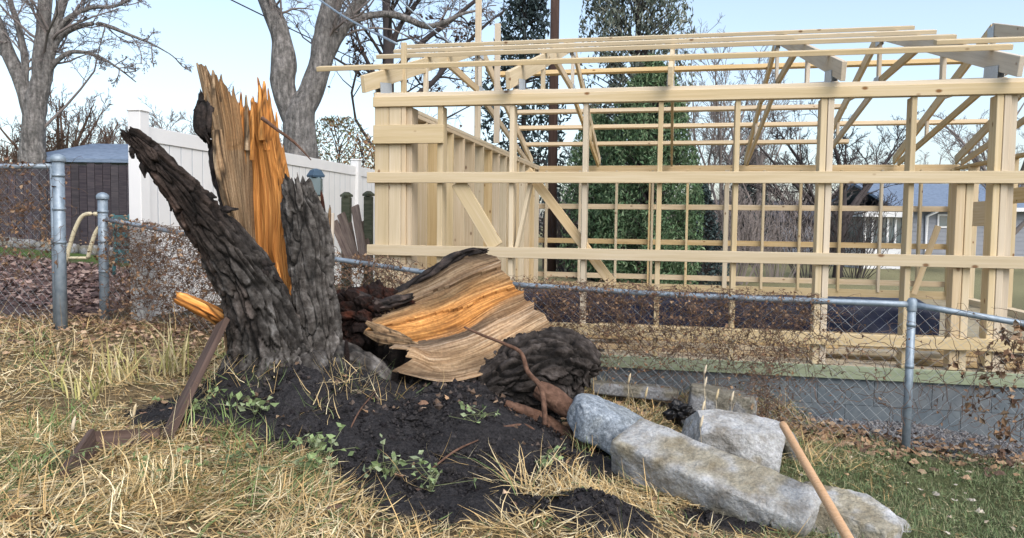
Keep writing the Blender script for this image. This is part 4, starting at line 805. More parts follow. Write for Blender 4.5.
# large left tree
Y = 17.; b0 = on_ground(P(33, 160, Y)[0], Y)
s0 = px_stem([(33, 165, 25), (33, 140, 22), (33, 122, 21), (34, 106, 14)], Y); s0 = ([b0] + s0[0], [.33] + s0[1])
s0 = (s0[0][:3] + px_stem([(35, 106, 21), (39, 80, 15), (42, 45, 14), (45, 0, 12), (48, -60, 10), (50, -140, 4)], Y)[0], s0[1][:3] + px_stem([(35, 106, 21), (39, 80, 15), (42, 45, 14), (45, 0, 12), (48, -60, 10), (50, -140, 4)], Y)[1])
st_ = [s0, px_stem([(32, 118, 16), (24, 88, 14), (12, 62, 13), (0, 32, 12), (-12, 0, 10), (-26, -60, 8), (-40, -140, 3)], Y),
       px_stem([(37, 115, 13), (46, 75, 12), (50, 45, 11), (58, 18, 9), (66, -12, 8), (78, -70, 6), (88, -140, 2)], Y), px_stem([(50, 62, 6), (58, 40, 6), (75, 28, 5), (100, 24, 4), (130, 35, 3), (152, 44, 2), (170, 54, 1)], Y, ),
       px_stem([(48, 72, 6), (58, 60, 5), (72, 52, 4), (95, 55, 3), (118, 68, 2), (136, 82, 1)], Y), px_stem([(24, 88, 8), (25, 60, 7), (18, 25, 6), (10, 0, 5), (4, -40, 3)], Y), px_stem([(54, 40, 5), (66, 20, 5), (90, 8, 4), (115, 6, 3), (140, -6, 2)], Y)]
LV = [(8, .36, .75, dict(t0=.2, upb=.1, wig=.18, rr=.3, rmin=.012, rmax=.035)), (6, .55, .7, dict(wig=.2, upb=.05, rmin=.006, droop=.15, rmax=.014)), (6, .55, .7, dict(wig=.25, k=6, rmin=.0042, droop=.25)), (4, .6, .6, dict(wig=.25, k=5, rmin=.0034, droop=.3))]
bare_tree('bare_tree', 'large bare grey tree with several stems at the upper left', st_, 3, LV, MT['greybark'], MT['twig'])
# big twin-stem tree behind the stump
Y = 15.; b0 = on_ground(P(301, 160, Y)[0], Y)
s0 = px_stem([(301, 165, 36), (300, 140, 32), (299, 120, 31), (297, 100, 16)], Y); s0 = ([b0] + s0[0], [.42] + s0[1])
rb_ = px_stem([(301, 112, 30), (310, 95, 24), (318, 72, 22), (324, 45, 23), (328, 20, 21), (333, -5, 19), (340, -60, 15), (350, -130, 7)], Y)
s0 = (s0[0][:3] + rb_[0], s0[1][:3] + rb_[1])
st_ = [s0, px_stem([(296, 128, 18), (287, 104, 22), (282, 78, 25), (285, 62, 24), (281, 40, 19), (275, 20, 18), (266, 0, 16), (256, -40, 15), (244, -110, 8)], Y),
       px_stem([(326, 58, 14), (336, 40, 13), (346, 22, 13), (357, 5, 12), (370, -20, 10), (392, -80, 5)], Y), px_stem([(344, 28, 7), (360, 18, 7), (385, 14, 7), (405, 18, 7), (425, 26, 6), (440, 24, 5), (462, 14, 3), (480, 10, 2)], Y)]
LV2 = [(7, .34, .8, dict(t0=.45, upb=.05, wig=.2, rr=.3, rmin=.010, rmax=.03)), (6, .55, .7, dict(wig=.22, upb=.02, rmin=.0055, droop=.2, rmax=.012)), (6, .55, .7, dict(wig=.25, k=6, rmin=.0045, droop=.4)), (3, .6, .6, dict(wig=.25, k=5, rmin=.0038, droop=.5))]
bare_tree('bare_tree', 'thick twin-stemmed bare tree right behind the stump', st_, 5, LV2, MT['greybark'], MT['twig'])
# dark tree behind the roof's left end
Y = 21.; b0 = on_ground(P(388, 160, Y)[0], Y)
st_ = [([b0] + px_stem([(388, 90, 11), (388, 40, 9), (386, 0, 8), (384, -60, 5), (380, -120, 2)], Y)[0], [.2, .16, .13, .11, .07, .02]),
       px_stem([(388, 85, 7), (405, 60, 6), (425, 40, 5), (445, 25, 5), (470, 5, 4), (500, -20, 2)], Y), px_stem([(388, 60, 6), (398, 30, 5), (415, 5, 4), (440, -25, 3), (460, -60, 2)], Y), px_stem([(389, 120, 6), (410, 100, 6), (430, 85, 5), (452, 60, 4), (480, 30, 3), (505, 10, 1.5)], Y), px_stem([(387, 95, 5), (372, 70, 4), (360, 45, 3), (350, 10, 2)], Y)]
rt_, tips = bare_tree('bare_tree', 'dark spreading tree with a few brown leaves behind the left roof end', st_, 9, [(10, .4, .8, dict(t0=.1, upb=.05, wig=.25, rr=.5, rmin=.010, rmax=.05)), (7, .55, .8, dict(wig=.28, rmin=.006)), (6, .5, .8, dict(wig=.3, k=5, rmin=.0045))], MT['twigdark'], MT['twigdark'])
rg = np.random.default_rng(4); sel = tips.reshape(-1, 3)[rg.integers(0, tips.shape[0] * tips.shape[1], 900)]; sel = sel[sel[:, 2] < 7.0]
V, Fc = leaf_quads(sel - np.array(rt_.location), .11, 5); obj('leaves', mkmesh('leaves', V, Fc, MT['leaf'], col=vcols(len(sel), [(.09, .045, .03), (.05, .035, .025)], 6)), rt_)
# other bare trees
def auto_tree(px, Y, ztop, r, seed, label, mat=MT['twig'], nst=4, spread=.5, group='bare trees beyond the barn', dense=1., trunkmat=None, thin=1.):
    X = P(px, 230, Y)[0]; b = on_ground(X, Y); rg = np.random.default_rng(seed); H = ztop - b[2]; st = [([b, b + np.array([rg.normal() * .1, 0, H * .3]), b + np.array([rg.normal() * .25, 0, H * .62]), b + np.array([rg.normal() * .4, 0, H])], [r, r * .8, r * .5, r * .1])]
    for k in range(nst):
        a = rg.uniform(0, 6.28); h0 = H * rg.uniform(.15, .4); s = spread * H * rg.uniform(.6, 1.1); dx, dy = math.cos(a) * s, math.sin(a) * s
        st.append(([b + np.array([0, 0, h0]), b + np.array([dx * .3, dy * .3, h0 + H * .2]), b + np.array([dx * .7, dy * .7, h0 + H * .42]), b + np.array([dx, dy, min(H, h0 + H * rg.uniform(.5, .62))])], [r * .55, r * .45, r * .3, r * .08]))
    d = lambda n: max(2, int(n * dense))
    return bare_tree('bare_tree', label, st, seed, [(d(9), .42, .7, dict(t0=.2, upb=.15, wig=.18, rr=.4, rmin=.010 * thin, rmax=.03)), (d(7), .5, .65, dict(wig=.2, rmin=.007 * thin)), (d(5), .55, .6, dict(wig=.22, k=5, rmin=.0055 * thin))], trunkmat or mat, mat, group, sides=6)
auto_tree(720, 27, 7.6, .09, 21, 'slim bare tree just right of the tall evergreen column', MT['twig'], 6, .3)
auto_tree(700, 30, 8.0, .09, 22, 'thin bare tree half hidden by the evergreen column', MT['twig'], 4, .25)
auto_tree(757, 31, 7.2, .09, 23, 'bare tree seen between the middle roof trusses', MT['twig'], 5, .35)
auto_tree(838, 24, 4.9, .15, 24, 'low spreading dark bare tree between the doubled post and next stud', MT['twigdark'], 7, .65, dense=1.2)
auto_tree(800, 33, 6.0, .09, 25, 'small bare tree left of the doubled front post', MT['twig'], 5, .5)
auto_tree(1008, 27, 6.2, .15, 26, 'bare tree at the right edge above the wall opening', MT['twig'], 6, .5)
auto_tree(930, 38, 5.2, .14, 27, 'faint bare tree over the grey house roof', MT['twig'], 6, .6)
auto_tree(575, 30, 4.6, .12, 28, 'bare bushy tree between the utility pole and the evergreen', MT['twigdark'], 6, .5)
for i, (px, Y, zt, lb_) in enumerate(((8, 24, 4.6, 'reddish bare shrub tree at the left edge behind the board fence'), (62, 25, 5.4, 'reddish bare shrub tree right of the big left trunk'), (78, 30, 5.2, 'second reddish bare shrub tree above the shed roof'), (112, 26, 4.6, 'reddish bare shrub tree left of the vinyl fence post'),
                               (165, 27, 4.9, 'fine twigged bare tree above the first vinyl fence panel'), (205, 30, 6.0, 'pale bare tree seen left of the splintered top'), (245, 32, 5.6, 'pale bare tree seen behind the splintered top'), (186, 36, 5.4, 'faint far bare tree beyond the vinyl fence'))):
    auto_tree(px, Y, zt, .12, 40 + i, lb_, MT['twigred'] if i < 4 else MT['twig'], 7, .45, 'bare trees beyond the left fences', dense=1.0, thin=.9)

# leafy / evergreen crowns
def crown_cloud(base, H, prof, n, size, pal, seed, gap=.15, lean=(0, 0), stretch=1., z0=0.):
    rg = np.random.default_rng(seed); out = []; tot = 0
    while tot < n:
        t = rg.uniform(0, 1, n * 3); a = rg.uniform(0, 6.283, n * 3); r = np.interp(t, *prof) * np.sqrt(rg.uniform(.05, 1, n * 3))
        q = np.stack([r * np.cos(a) + lean[0] * t, r * np.sin(a) + lean[1] * t, z0 + t * (H - z0)], -1); d = fbm(q * np.array([1.5, 1.5, 1.0]) * stretch, 4, seed); keep = (d > gap - .25 + .42 * (r / np.maximum(.05, np.interp(t, *prof))) ** 2 - .18 + rg.uniform(-.15, .15, n * 3)) & (r > .02)
        out.append(np.concatenate([q[keep], d[keep, None]], 1)); tot += keep.sum()
    q = np.concatenate(out)[:n]; return q[:, :3], q[:, 3]
def evergreen(name, label, px, Y, ztop, prof, n, size, pal, seed, gap=.1, droop=0., z0=.3, tr=.12, stretch=1., cat='tree', group=None, nl=140, asp=.33, upb=0.):
    X = P(px, 230, Y)[0]; b = on_ground(X, Y); H = ztop - b[2]; r = empty(name, b, label, cat, group)
    tubeobj('trunk', [(0, 0, 0), (.05, 0, H * .5), (0, 0, H * .97)], [tr, tr * .7, tr * .1], MT['twigdark'], r, n=10)
    q, d = crown_cloud(b, H, prof, n, size, pal, seed, gap, z0=z0, stretch=stretch); rg = np.random.default_rng(seed + 9)
    # limbs that carry the foliage
    k = nl; tt = rg.uniform(.08, .95, k); a = rg.uniform(0, 6.28, k); rr_ = np.interp(tt, *prof) * .8; S = np.stack([0 * tt, 0 * tt, tt * H * .93], -1); E_ = np.stack([rr_ * np.cos(a), rr_ * np.sin(a), np.minimum(H, tt * H + rr_ * (.5 - droop))], -1)
    V, Fq = tubes(np.stack([S, (S + E_) / 2 + np.array([0, 0, .1]), E_], 1), np.tile([.03, .02, .006] if nl > 70 else [.012, .008, .004], (k, 1)), 4); obj('limbs', mkmesh('limbs', V, Fq, MT['twigdark']), r)
    V, Fc = leaf_quads(q, size * rg.uniform(.6, 1.4, n), seed, asp=asp, upb=upb); c = vcols(n, pal, seed + 1, 1, .3); c = np.repeat(c, 4, 0)
    obj('crown', mkmesh('crown', V, Fc, MT['leaf'], col=np.clip(c, 0, 1)), r); return r
PG = [(.14, .175, .145), (.19, .215, .18), (.095, .125, .10), (.23, .24, .20)]; PG2 = [(.085, .155, .075), (.12, .20, .10), (.065, .115, .06), (.16, .22, .125)]; PB = [(.04, .065, .068), (.055, .085, .085), (.03, .045, .05)]
evergreen('columnar_evergreen', 'tall grey-green columnar evergreen rising above the roof purlins', 632, 20, 11.0, ([0, .2, .5, .75, 1], [1.3, 1.45, 1.5, 1.35, .6]), 17000, .16, PG, 51, gap=.30, z0=1.0, stretch=1.5, asp=.13, upb=1.4)
evergreen('bushy_evergreen', 'broad bright green evergreen in front of the tall column', 648, 18.6, 5.6, ([0, .15, .4, .7, .9, 1], [1.25, 1.35, 1.3, 1.05, .6, .1]), 26000, .12, PG2, 53, gap=.10, z0=.2, stretch=1.3, asp=.14, upb=1.1)
evergreen('bushy_evergreen', 'green evergreen left of the broad one behind the studs', 596, 19.6, 4.6, ([0, .2, .5, .8, 1], [.9, 1.0, .95, .6, .1]), 13000, .105, PG2, 54, gap=.10, z0=.2, asp=.14, upb=1.1)
evergreen('spruce_tree', 'dark spruce with drooping boughs beside the utility pole', 521, 28, 12.5, ([0, .1, .3, .6, .85, 1], [2.2, 2.4, 2.0, 1.2, .6, .1]), 4200, .28, PB, 55, gap=.30, droop=.9, z0=1.0, stretch=1.1, asp=.12, upb=-1.0)
evergreen('spruce_tree', 'small blue spruce right of the broad evergreen', 700, 19.5, 2.9, ([0, .2, .6, 1], [.75, .8, .45, .05]), 4500, .09, PB, 56, gap=-.1, z0=.1)
evergreen('spruce_tree', 'dark little spruce seen under the middle truss', 748, 33, 5.4, ([0, .2, .6, 1], [1.4, 1.5, .8, .05]), 3500, .17, PB, 57, gap=.05, z0=.3)
evergreen('small_tree', 'small tree with green and rusty leaves above the vinyl fence', 338, 16.5, 3.75, ([0, .3, .6, .85, 1], [1.0, 1.2, 1.05, .8, .35]), 4200, .07, [(.17, .22, .11), (.26, .17, .09), (.30, .18, .09), (.22, .25, .16)], 58, gap=.14, z0=.3, nl=60, tr=.03, asp=.2, upb=.8)
evergreen('small_tree', 'rusty brown leafed shrub left of the barn corner', 362, 15.2, 3.3, ([0, .4, .8, 1], [.8, .9, .7, .3]), 2600, .065, [(.30, .17, .08), (.24, .14, .08), (.18, .17, .09)], 59, gap=.12, z0=.3, nl=40, tr=.03)
# far shrubs seen through the frame
def shrub(px, Y, h, wd, seed, label, mat, n=90):
    X = P(px, 230, Y)[0]; b = on_ground(X, Y); rg = np.random.default_rng(seed); r = empty('bare_shrub', b, label, 'shrub', 'bare shrubs behind the barn'); a = rg.uniform(0, 6.28, n); s = wd * .5 * np.sqrt(rg.uniform(0, 1, n)); hh = h * rg.uniform(.6, 1.05, n)
    B0 = np.stack([np.cos(a) * s * .3, np.sin(a) * s * .3, 0 * a], -1); E_ = np.stack([np.cos(a) * s, np.sin(a) * s, hh], -1); m_ = (B0 + E_) / 2 + rg.normal(size=(n, 3)) * .12; Pm = np.stack([B0, m_, E_], 1); R = np.tile([.014, .011, .006], (n, 1)); V0 = tubes(Pm, R, 3)
    c1 = grow(Pm, R, 6, .5, .5, seed, k=5, rmin=.006); c2 = grow(*c1, 4, .5, .6, seed + 1, k=4, rmin=.005); V, Fq = join([V0, tubes(*c1, 3), tubes(*c2, 3)]); obj('stems', mkmesh('stems', V, Fq, mat), r); return r
for i, (px, Y, h_, wd, lb_, mt) in enumerate(((735, 20.5, 2.2, 2.4, 'bare brown shrub directly behind the doubled rear stud', 'twig'), (775, 21.5, 2.5, 2.6, 'bare arching shrub behind the middle of the rear wall', 'twig'), (812, 23, 2.4, 2.8, 'dark bare shrub behind the doubled front post', 'twigdark'), (855, 24, 2.2, 2.4, 'dark bare shrub left of the glazed sunroom', 'twigdark'), (714, 24, 2.6, 2.2, 'dark bare shrub next to the little blue spruce', 'twigdark'), (668, 24, 1.6, 2.2, 'low bare shrub below the broad evergreen', 'twig'), (570, 22, 2.0, 2.2, 'bare shrub beneath the utility pole', 'twigdark'))):
    shrub(px, Y, h_, wd, 70 + i, lb_, MT[mt], 34)
# distant tree line
rg = np.random.default_rng(90); n = 2600; xs = rg.uniform(-95, 110, n); ys = 78 + rg.uniform(-8, 10, n); hh = (3.2 + 2.2 * fbm(np.stack([xs * .09, 0 * xs, 0 * xs], -1), 3, 3)) * rg.uniform(.6, 1.1, n)
B0 = np.stack([xs, ys, np.full(n, -1.0)], -1); d = np.stack([rg.normal(size=n) * .9, 0 * xs, hh + .8], -1); Pm = np.stack([B0, B0 + d * .5 + rg.normal(size=(n, 3)) * .2, B0 + d], 1); R = np.tile([.10, .07, .02], (n, 1)); c1 = grow(Pm, R, 5, .45, .6, 91, k=4, rmin=.02)
V, Fq = join([tubes(Pm, R, 3), tubes(*c1, 3)]); tag(obj('distant_trees', mkmesh('distant_trees', V, Fq, MT['twig'])), 'grey line of distant bare trees along the horizon', 'trees', kind='stuff')

# ================================================================== utility pole, wires, houses
up_ = empty('utility_pole', on_ground(P(552, 200, 22)[0], 22), 'tall brown wooden utility pole rising behind the barn roof', 'utility pole')
tubeobj('pole', [(0, 0, 0), (0, 0, 5), (0, 0, 10.5)], [.145, .135, .12], MT['polewood'], up_, sides=14); timber('crossarm', up_, (-1.1, -.15, 9.9), (1.1, -.15, 9.9), .11, .09, MT['polewood'])
for x in (-.95, .0, .95): tubeobj('insulator', [(x, -.15, 9.95), (x, -.15, 10.0), (x, -.15, 10.08)], [.03, .05, .03], MT['trimwhite'], up_)
for i, (a, b, r, lb_) in enumerate((((150, -40, 13.0), (420, 88, 21.5), .013, 'thin overhead wire sloping down past the twin-stemmed tree'), ((300, -15, 9.5), (397, 44, 7.4), .012, 'thicker pale cable running down to the roof corner upright'), ((385, -14, 11.0), (476, 62, 11.5), .012, 'overhead cable sloping behind the tall gable uprights'))):
    A0, B0 = P(*a), P(*b); tag(tubeobj('overhead_wire', [A0, (A0 + B0) / 2 - np.array([0, 0, .05]), B0], r, MT['cable'] if i == 0 else MT['galv'], n=14), lb_, 'wire')
Yh = 33.
hx0, hx1 = P(897, 230, Yh)[0], P(1180, 230, Yh)[0]; ge = gz(18, Yh) - .3; eave, ridge = P(930, 207, Yh)[2], P(930, 183, Yh + 3)[2]
ho = empty('grey_house', (hx0, Yh, 0), 'single storey grey sided house with blue-grey roof at the right', 'house')
LX = hx1 - hx0
obj('wall', boxmesh('wall', (0, 0, ge), (LX, 7, eave), MT['siding']), ho)
zz = ge + .1
while zz < eave - .05: obj('siding_board', boxmesh('siding_board', (.02, -.022, zz), (LX, -.002, zz + .175), MT['siding']), ho); zz += .19
V = np.array([(-.4, -.5, eave - .02), (LX + .4, -.5, eave - .02), (LX + .4, 3.5, ridge), (-.4, 3.5, ridge), (-.4, 7.5, eave - .02), (LX + .4, 7.5, eave - .02)]); V = np.concatenate([V, V - np.array([0, 0, .12])])
obj('roof', mkmesh('roof', V, np.array([(0, 1, 2, 3), (3, 2, 5, 4), (6, 9, 8, 7), (9, 10, 11, 8), (0, 6, 7, 1), (4, 5, 11, 10), (0, 3, 9, 6), (3, 4, 10, 9), (1, 7, 8, 2), (2, 8, 11, 5)]), MT['shingle_blue']), ho)
obj('fascia', boxmesh('fascia', (-.4, -.54, eave - .16), (LX + .4, -.502, eave + .0), MT['trimwhite']), ho)
def hwin(x0, x1, y0, y1, par, Yw):
    a, b = P(x0, y0, Yw), P(x1, y1, Yw); o = obj('window', boxmesh('window', (a[0] - hx0, -.07, b[2]), (b[0] - hx0, -.024, a[2]), MT['trimwhite']), par); obj('pane', boxmesh('pane', (a[0] - hx0 + .08, -.09, b[2] + .08), (b[0] - hx0 - .08, -.072, a[2] - .08), MT['glass']), o)
hwin(937, 953, 214, 228, ho, Yh); hwin(1030, 1050, 214, 235, ho, Yh); hwin(982, 987, 208, 222, ho, Yh)
d0 = P(926, 212, Yh); tubeobj('downspout', [np.array([d0[0] - hx0 + .35, -.5, eave - .1]), np.array([d0[0] - hx0, -.1, eave - .4]), np.array([d0[0] - hx0, -.1, ge])], .08, MT['trimwhite'], ho)
sx0, sx1 = P(864, 230, 30)[0], P(904, 230, 30)[0]; sr_ = empty('sunroom', (sx0, 30, 0), 'white framed glazed sunroom left of the grey house', 'sunroom'); stp = P(885, 215, 30)[2]; sb_ = P(885, 249, 30)[2]
obj('glazing', boxmesh('glazing', (.06, .05, sb_), (sx1 - sx0 - .06, 3.2, stp - .1), MT['glass']), sr_); obj('flat_roof', boxmesh('flat_roof', (-.2, -.25, stp - .08), (sx1 - sx0 + .2, 3.4, stp + .12), MT['trimwhite']), sr_); obj('base_panel', boxmesh('base_panel', (0, 0, -.7), (sx1 - sx0, 3.2, sb_), MT['trimwhite']), sr_)
for k in range(6): x = k * (sx1 - sx0 - .08) / 5; obj('mullion', boxmesh('mullion', (x, -.01, sb_), (x + .08, .049, stp - .08), MT['trimwhite']), sr_)
h2 = empty('far_house', (P(868, 230, 50)[0], 50, -.5), 'far house with a dark gabled roof behind the sunroom', 'house'); rz_, ez_ = P(880, 182, 52)[2] + .5, P(880, 203, 50)[2] + .5
obj('wall', boxmesh('wall', (0, 0, 0), (5.5, 6, ez_), MT['siding']), h2); V = np.array([(-.4, -.4, ez_), (5.9, -.4, ez_), (5.9, 3, rz_), (-.4, 3, rz_), (-.4, 6.4, ez_), (5.9, 6.4, ez_)]); obj('roof', mkmesh('roof', V, np.array([(0, 1, 2, 3), (3, 2, 5, 4), (0, 4, 5, 1)]), MT['shingle_dark']), h2)
h3 = empty('far_house', (P(700, 230, 60)[0], 60, -.6), 'long pale far house low behind the blue spruce', 'house')
obj('wall', boxmesh('wall', (0, 0, 0), (11, 7, 2.6), MT['siding']), h3); V = np.array([(-.4, -.4, 2.6), (11.4, -.4, 2.6), (11.4, 3.5, 4.4), (-.4, 3.5, 4.4), (-.4, 7.4, 2.6), (11.4, 7.4, 2.6)]); obj('roof', mkmesh('roof', V, np.array([(0, 1, 2, 3), (3, 2, 5, 4), (0, 4, 5, 1)]), MT['shingle_dark']), h3)
bf = empty('board_fence', (P(545, 230, 23)[0], 23, 0), 'brown wooden fence far behind the barn beside the utility pole', 'fence')
for k in range(26): timber('fence_board', bf, (k * .15, 0, gz(1, 23)), (k * .15, 0, 1.75 + random.uniform(-.03, .03)), .135, .02, MT['oldplank'], side=(1, 0, 0), bev=0)

# ================================================================== ground cover
def blades(name, root, L, wd, az, lean, curl, col, label, cat, seg=4, tipcol=None, kind='stuff'):
    """curved blades; lean = start angle from vertical, curl = extra bend along the blade"""
    n = len(root); t = np.linspace(0, 1, seg + 1); a = lean[:, None] + curl[:, None] * t[None]; ds = (L / seg)[:, None]
    h = np.concatenate([np.zeros((n, 1)), np.cumsum(np.sin(a[:, :-1]) * ds, 1)], 1); z = np.concatenate([np.zeros((n, 1)), np.cumsum(np.cos(a[:, :-1]) * ds, 1)], 1)
    rg = np.random.default_rng(n); az2 = az[:, None] + (rg.normal(size=(n, 1)) * .5) * t[None]
    C_ = root[:, None] + np.stack([np.cos(az2) * h, np.sin(az2) * h, z], -1)
    gzz = terrain(C_[..., 0], C_[..., 1]) + .004 + .012 * rg.uniform(0, 1, (n, 1)); C_[..., 2] = np.maximum(C_[..., 2], gzz)
    sd = np.stack([-np.sin(az), np.cos(az), rg.normal(size=n) * .5], -1); sd = nrm(sd)[:, None] * (wd[:, None, None] * np.interp(t, [0, .5, 1], [.5, .5, .06])[None, :, None])
    V = np.stack([C_ - sd, C_ + sd], 2).reshape(-1, 3); k = np.arange(n)[:, None] * (seg + 1) * 2 + np.arange(seg)[None] * 2; k = k.ravel(); Q = np.stack([k, k + 1, k + 3, k + 2], 1)
    o = obj(name, mkmesh(name, V, Q, MT['blade'], col=np.repeat(col, (seg + 1) * 2, 0))); return tag(o, label, cat, kind=kind)
def scatter(n, x0, x1, y0, y1, dens, seed):
    rg = np.random.default_rng(seed); X = rg.uniform(x0, x1, n * 3); Y = rg.uniform(y0, y1, n * 3); k = rg.uniform(0, 1, n * 3) < dens(X, Y); X, Y = X[k][:n], Y[k][:n]; return np.stack([X, Y, terrain(X, Y)], -1)
def infence(X, Y): return Y < 4.9 - .32 * (X - 2.57) + .15
def fc(X, Y, s, seed): return fbm(np.stack([X * s, Y * s, 0 * X], -1), 3, seed)
ST = np.array([(.56, .43, .22), (.62, .50, .29), (.50, .35, .16), (.66, .57, .37), (.38, .28, .14), (.55, .38, .17)])
GN = np.array([(.10, .15, .05), (.14, .19, .07), (.17, .20, .09), (.08, .12, .045)])
def dry_d(X, Y):
    patch = sstep(-.20, .22, fc(X, Y, 2.1, 5)); d = (.34 + .66 * patch) * (1 - soil_shade_mask(X, Y)) * (1 - sstep(.95, 1.5, X + .25 * fc(X, Y, 2, 6)))
    nearstraw = np.exp(-ell(X, Y, -.9, 2.9, 1.3, .55)); return np.clip(d * (.55 + .8 * nearstraw), 0, 1) * infence(X, Y) * (1 - .25 * ((X < -2.0) & (Y > 5.6)))
def straw(n, seed, x0, x1, y0, y1, Lr, wr, lean, label, dens=dry_d, pal=ST, gfrac=.12, name='dry_grass', curl=(-.1, .7), cat='grass', comb=True):
    r = scatter(n, x0, x1, y0, y1, dens, seed); n = len(r); rg = np.random.default_rng(seed + 1)
    c = pal[rg.integers(0, len(pal), n)] * rg.uniform(.65, 1.2, (n, 1)); gm = (rg.uniform(0, 1, n) < gfrac * (1 + 1.6 * sstep(0, .5, fc(r[:, 0], r[:, 1], 2.2, 17)))); c[gm] = GN[rg.integers(0, 4, gm.sum())]
    az = (fc(r[:, 0], r[:, 1], 1.7, seed + 4) * 6.5 + rg.normal(size=n) * .9) if comb else rg.uniform(0, 6.28, n)
    pm = (.65 + 1.0 * sstep(-.15, .45, fc(r[:, 0], r[:, 1], 3.0, seed + 14))) if comb else 1.0
    return blades(name, r, rg.uniform(*Lr, n) * pm, rg.uniform(*wr, n), az, np.abs(rg.normal(lean, .35, n)), rg.uniform(*curl, n), np.clip(c, 0, 1), label, cat)
straw(30000, 1, -3.6, 1.2, 2.15, 3.9, (.04, .16), (.0028, .0055), 1.38, 'matted straw-coloured dry grass across the foreground')
straw(26000, 2, -4.2, 1.3, 3.4, 6.9, (.04, .16), (.003, .006), 1.3, 'dry straw grass on the rise left of the stump')
straw(420, 3, -4.0, .7, 2.6, 6.4, (.15, .38), (.0025, .0042), .40, 'scattered upright dry grass stalks', gfrac=.05, curl=(.0, .7), comb=False)
# straw caught on the little soil hump and hanging over the mound edge
straw(900, 5, .0, .75, 3.05, 3.75, (.12, .30), (.003, .005), 1.0, 'straw draped over the small soil hump in front', dens=lambda X, Y: np.exp(-ell(X, Y, .32, 3.36, .34, .12)), gfrac=.03, curl=(.3, 1.6))
straw(1300, 6, -1.9, .6, 3.3, 4.3, (.08, .22), (.0025, .0045), .8, 'thin dry stalks scattered on the dark soil', dens=lambda X, Y: soil_shade_mask(X, Y) * sstep(.05, .45, fc(X, Y, 2.6, 8)) * .8, gfrac=.25, comb=False)
# iris-like pale leaf tuft left of the stump
def tuft(px, py, Y, n, L, seed, label, pal):
    b = G(px, py); rg = np.random.default_rng(seed); r = np.stack([b[0] + rg.normal(size=n) * .06, b[1] + rg.normal(size=n) * .06, 0 * np.zeros(n)], -1); r[:, 2] = terrain(r[:, 0], r[:, 1]); pal = np.array(pal)
    o = blades('grass_tuft', r, L * rg.uniform(.5, 1.1, n), rg.uniform(.006, .014, n), rg.uniform(0, 6.28, n), np.abs(rg.normal(.25, .2, n)), rg.uniform(.0, .9, n), pal[rg.integers(0, len(pal), n)] * rg.uniform(.8, 1.15, (n, 1)), label, 'grass tuft', seg=5, kind=None); return o
IR = [(.55, .47, .24), (.48, .43, .19), (.62, .55, .33), (.36, .36, .13)]
tuft(172, 376, 4.75, 46, .40, 11, 'pale yellow strap-leaved tuft close to the leaning brown board', IR)
tuft(120, 384, 4.7, 34, .34, 12, 'pale strap-leaved tuft further left of the leaning board', IR); tuft(78, 398, 4.55, 26, .26, 13, 'small yellow-green tuft in the straw at the left', IR)
for i in range(22):
    px_, py_ = random.uniform(5, 300), random.uniform(330, 520)
    q_ = G(px_, py_); n_ = 40; rg = np.random.default_rng(900 + i); r_ = np.stack([q_[0] + rg.normal(size=n_) * .08, q_[1] + rg.normal(size=n_) * .08, np.zeros(n_)], -1); r_[:, 2] = terrain(r_[:, 0], r_[:, 1])
    if i == 0: TR, TC = [], []
    if soil_shade_mask(q_[:1], q_[1:2])[0] < .3: TR.append(r_); TC.append((GN if i % 3 else ST[[0, 3]])[rg.integers(0, 2, n_)] * rg.uniform(.9, 1.7, (n_, 1)))
TR = np.concatenate(TR); TC = np.concatenate(TC); rg = np.random.default_rng(990); n_ = len(TR)
blades('green_tufts', TR, rg.uniform(.06, .17, n_), rg.uniform(.003, .006, n_), rg.uniform(0, 6.28, n_), np.abs(rg.normal(.5, .3, n_)), rg.uniform(0, .9, n_), np.clip(TC, 0, 1), 'small green and straw tufts dotted through the dry grass', 'grass')
# green lawn on the right
def grn_d(X, Y): u_, v_ = barn_uv(X, Y); return sstep(1.0, 1.55, X + .45 * fc(X, Y, 1.4, 61)) * (v_ < -.72 + .12 * fc(X, Y, 3, 3)) * (.35 + .65 * sstep(-.25, .2, fc(X, Y, 2.5, 31)))
straw(34000, 21, .9, 4.4, 2.9, 5.6, (.02, .06), (.0022, .0042), .45, 'short green lawn grass at the lower right', dens=grn_d, pal=np.array([(.14, .20, .085), (.18, .24, .11), (.11, .16, .07), (.22, .25, .13), (.30, .29, .17)]), gfrac=.0, name='green_grass', curl=(.1, .9), comb=False)
straw(2600, 22, .9, 4.4, 2.9, 5.6, (.03, .09), (.002, .0038), 1.0, 'tan dead grass blades mixed into the lawn', dens=lambda X, Y: grn_d(X, Y) * sstep(-.1, .35, fc(X, Y, 2.0, 33)), gfrac=.1)
straw(6500, 23, .3, 2.2, 4.2, 5.9, (.05, .16), (.003, .005), 1.0, 'dry grass and litter between the boulders and foundation', dens=lambda X, Y: (barn_uv(X, Y)[1] < -.05) * .9 * (1 - .8 * soil_shade_mask(X, Y)), gfrac=.22)
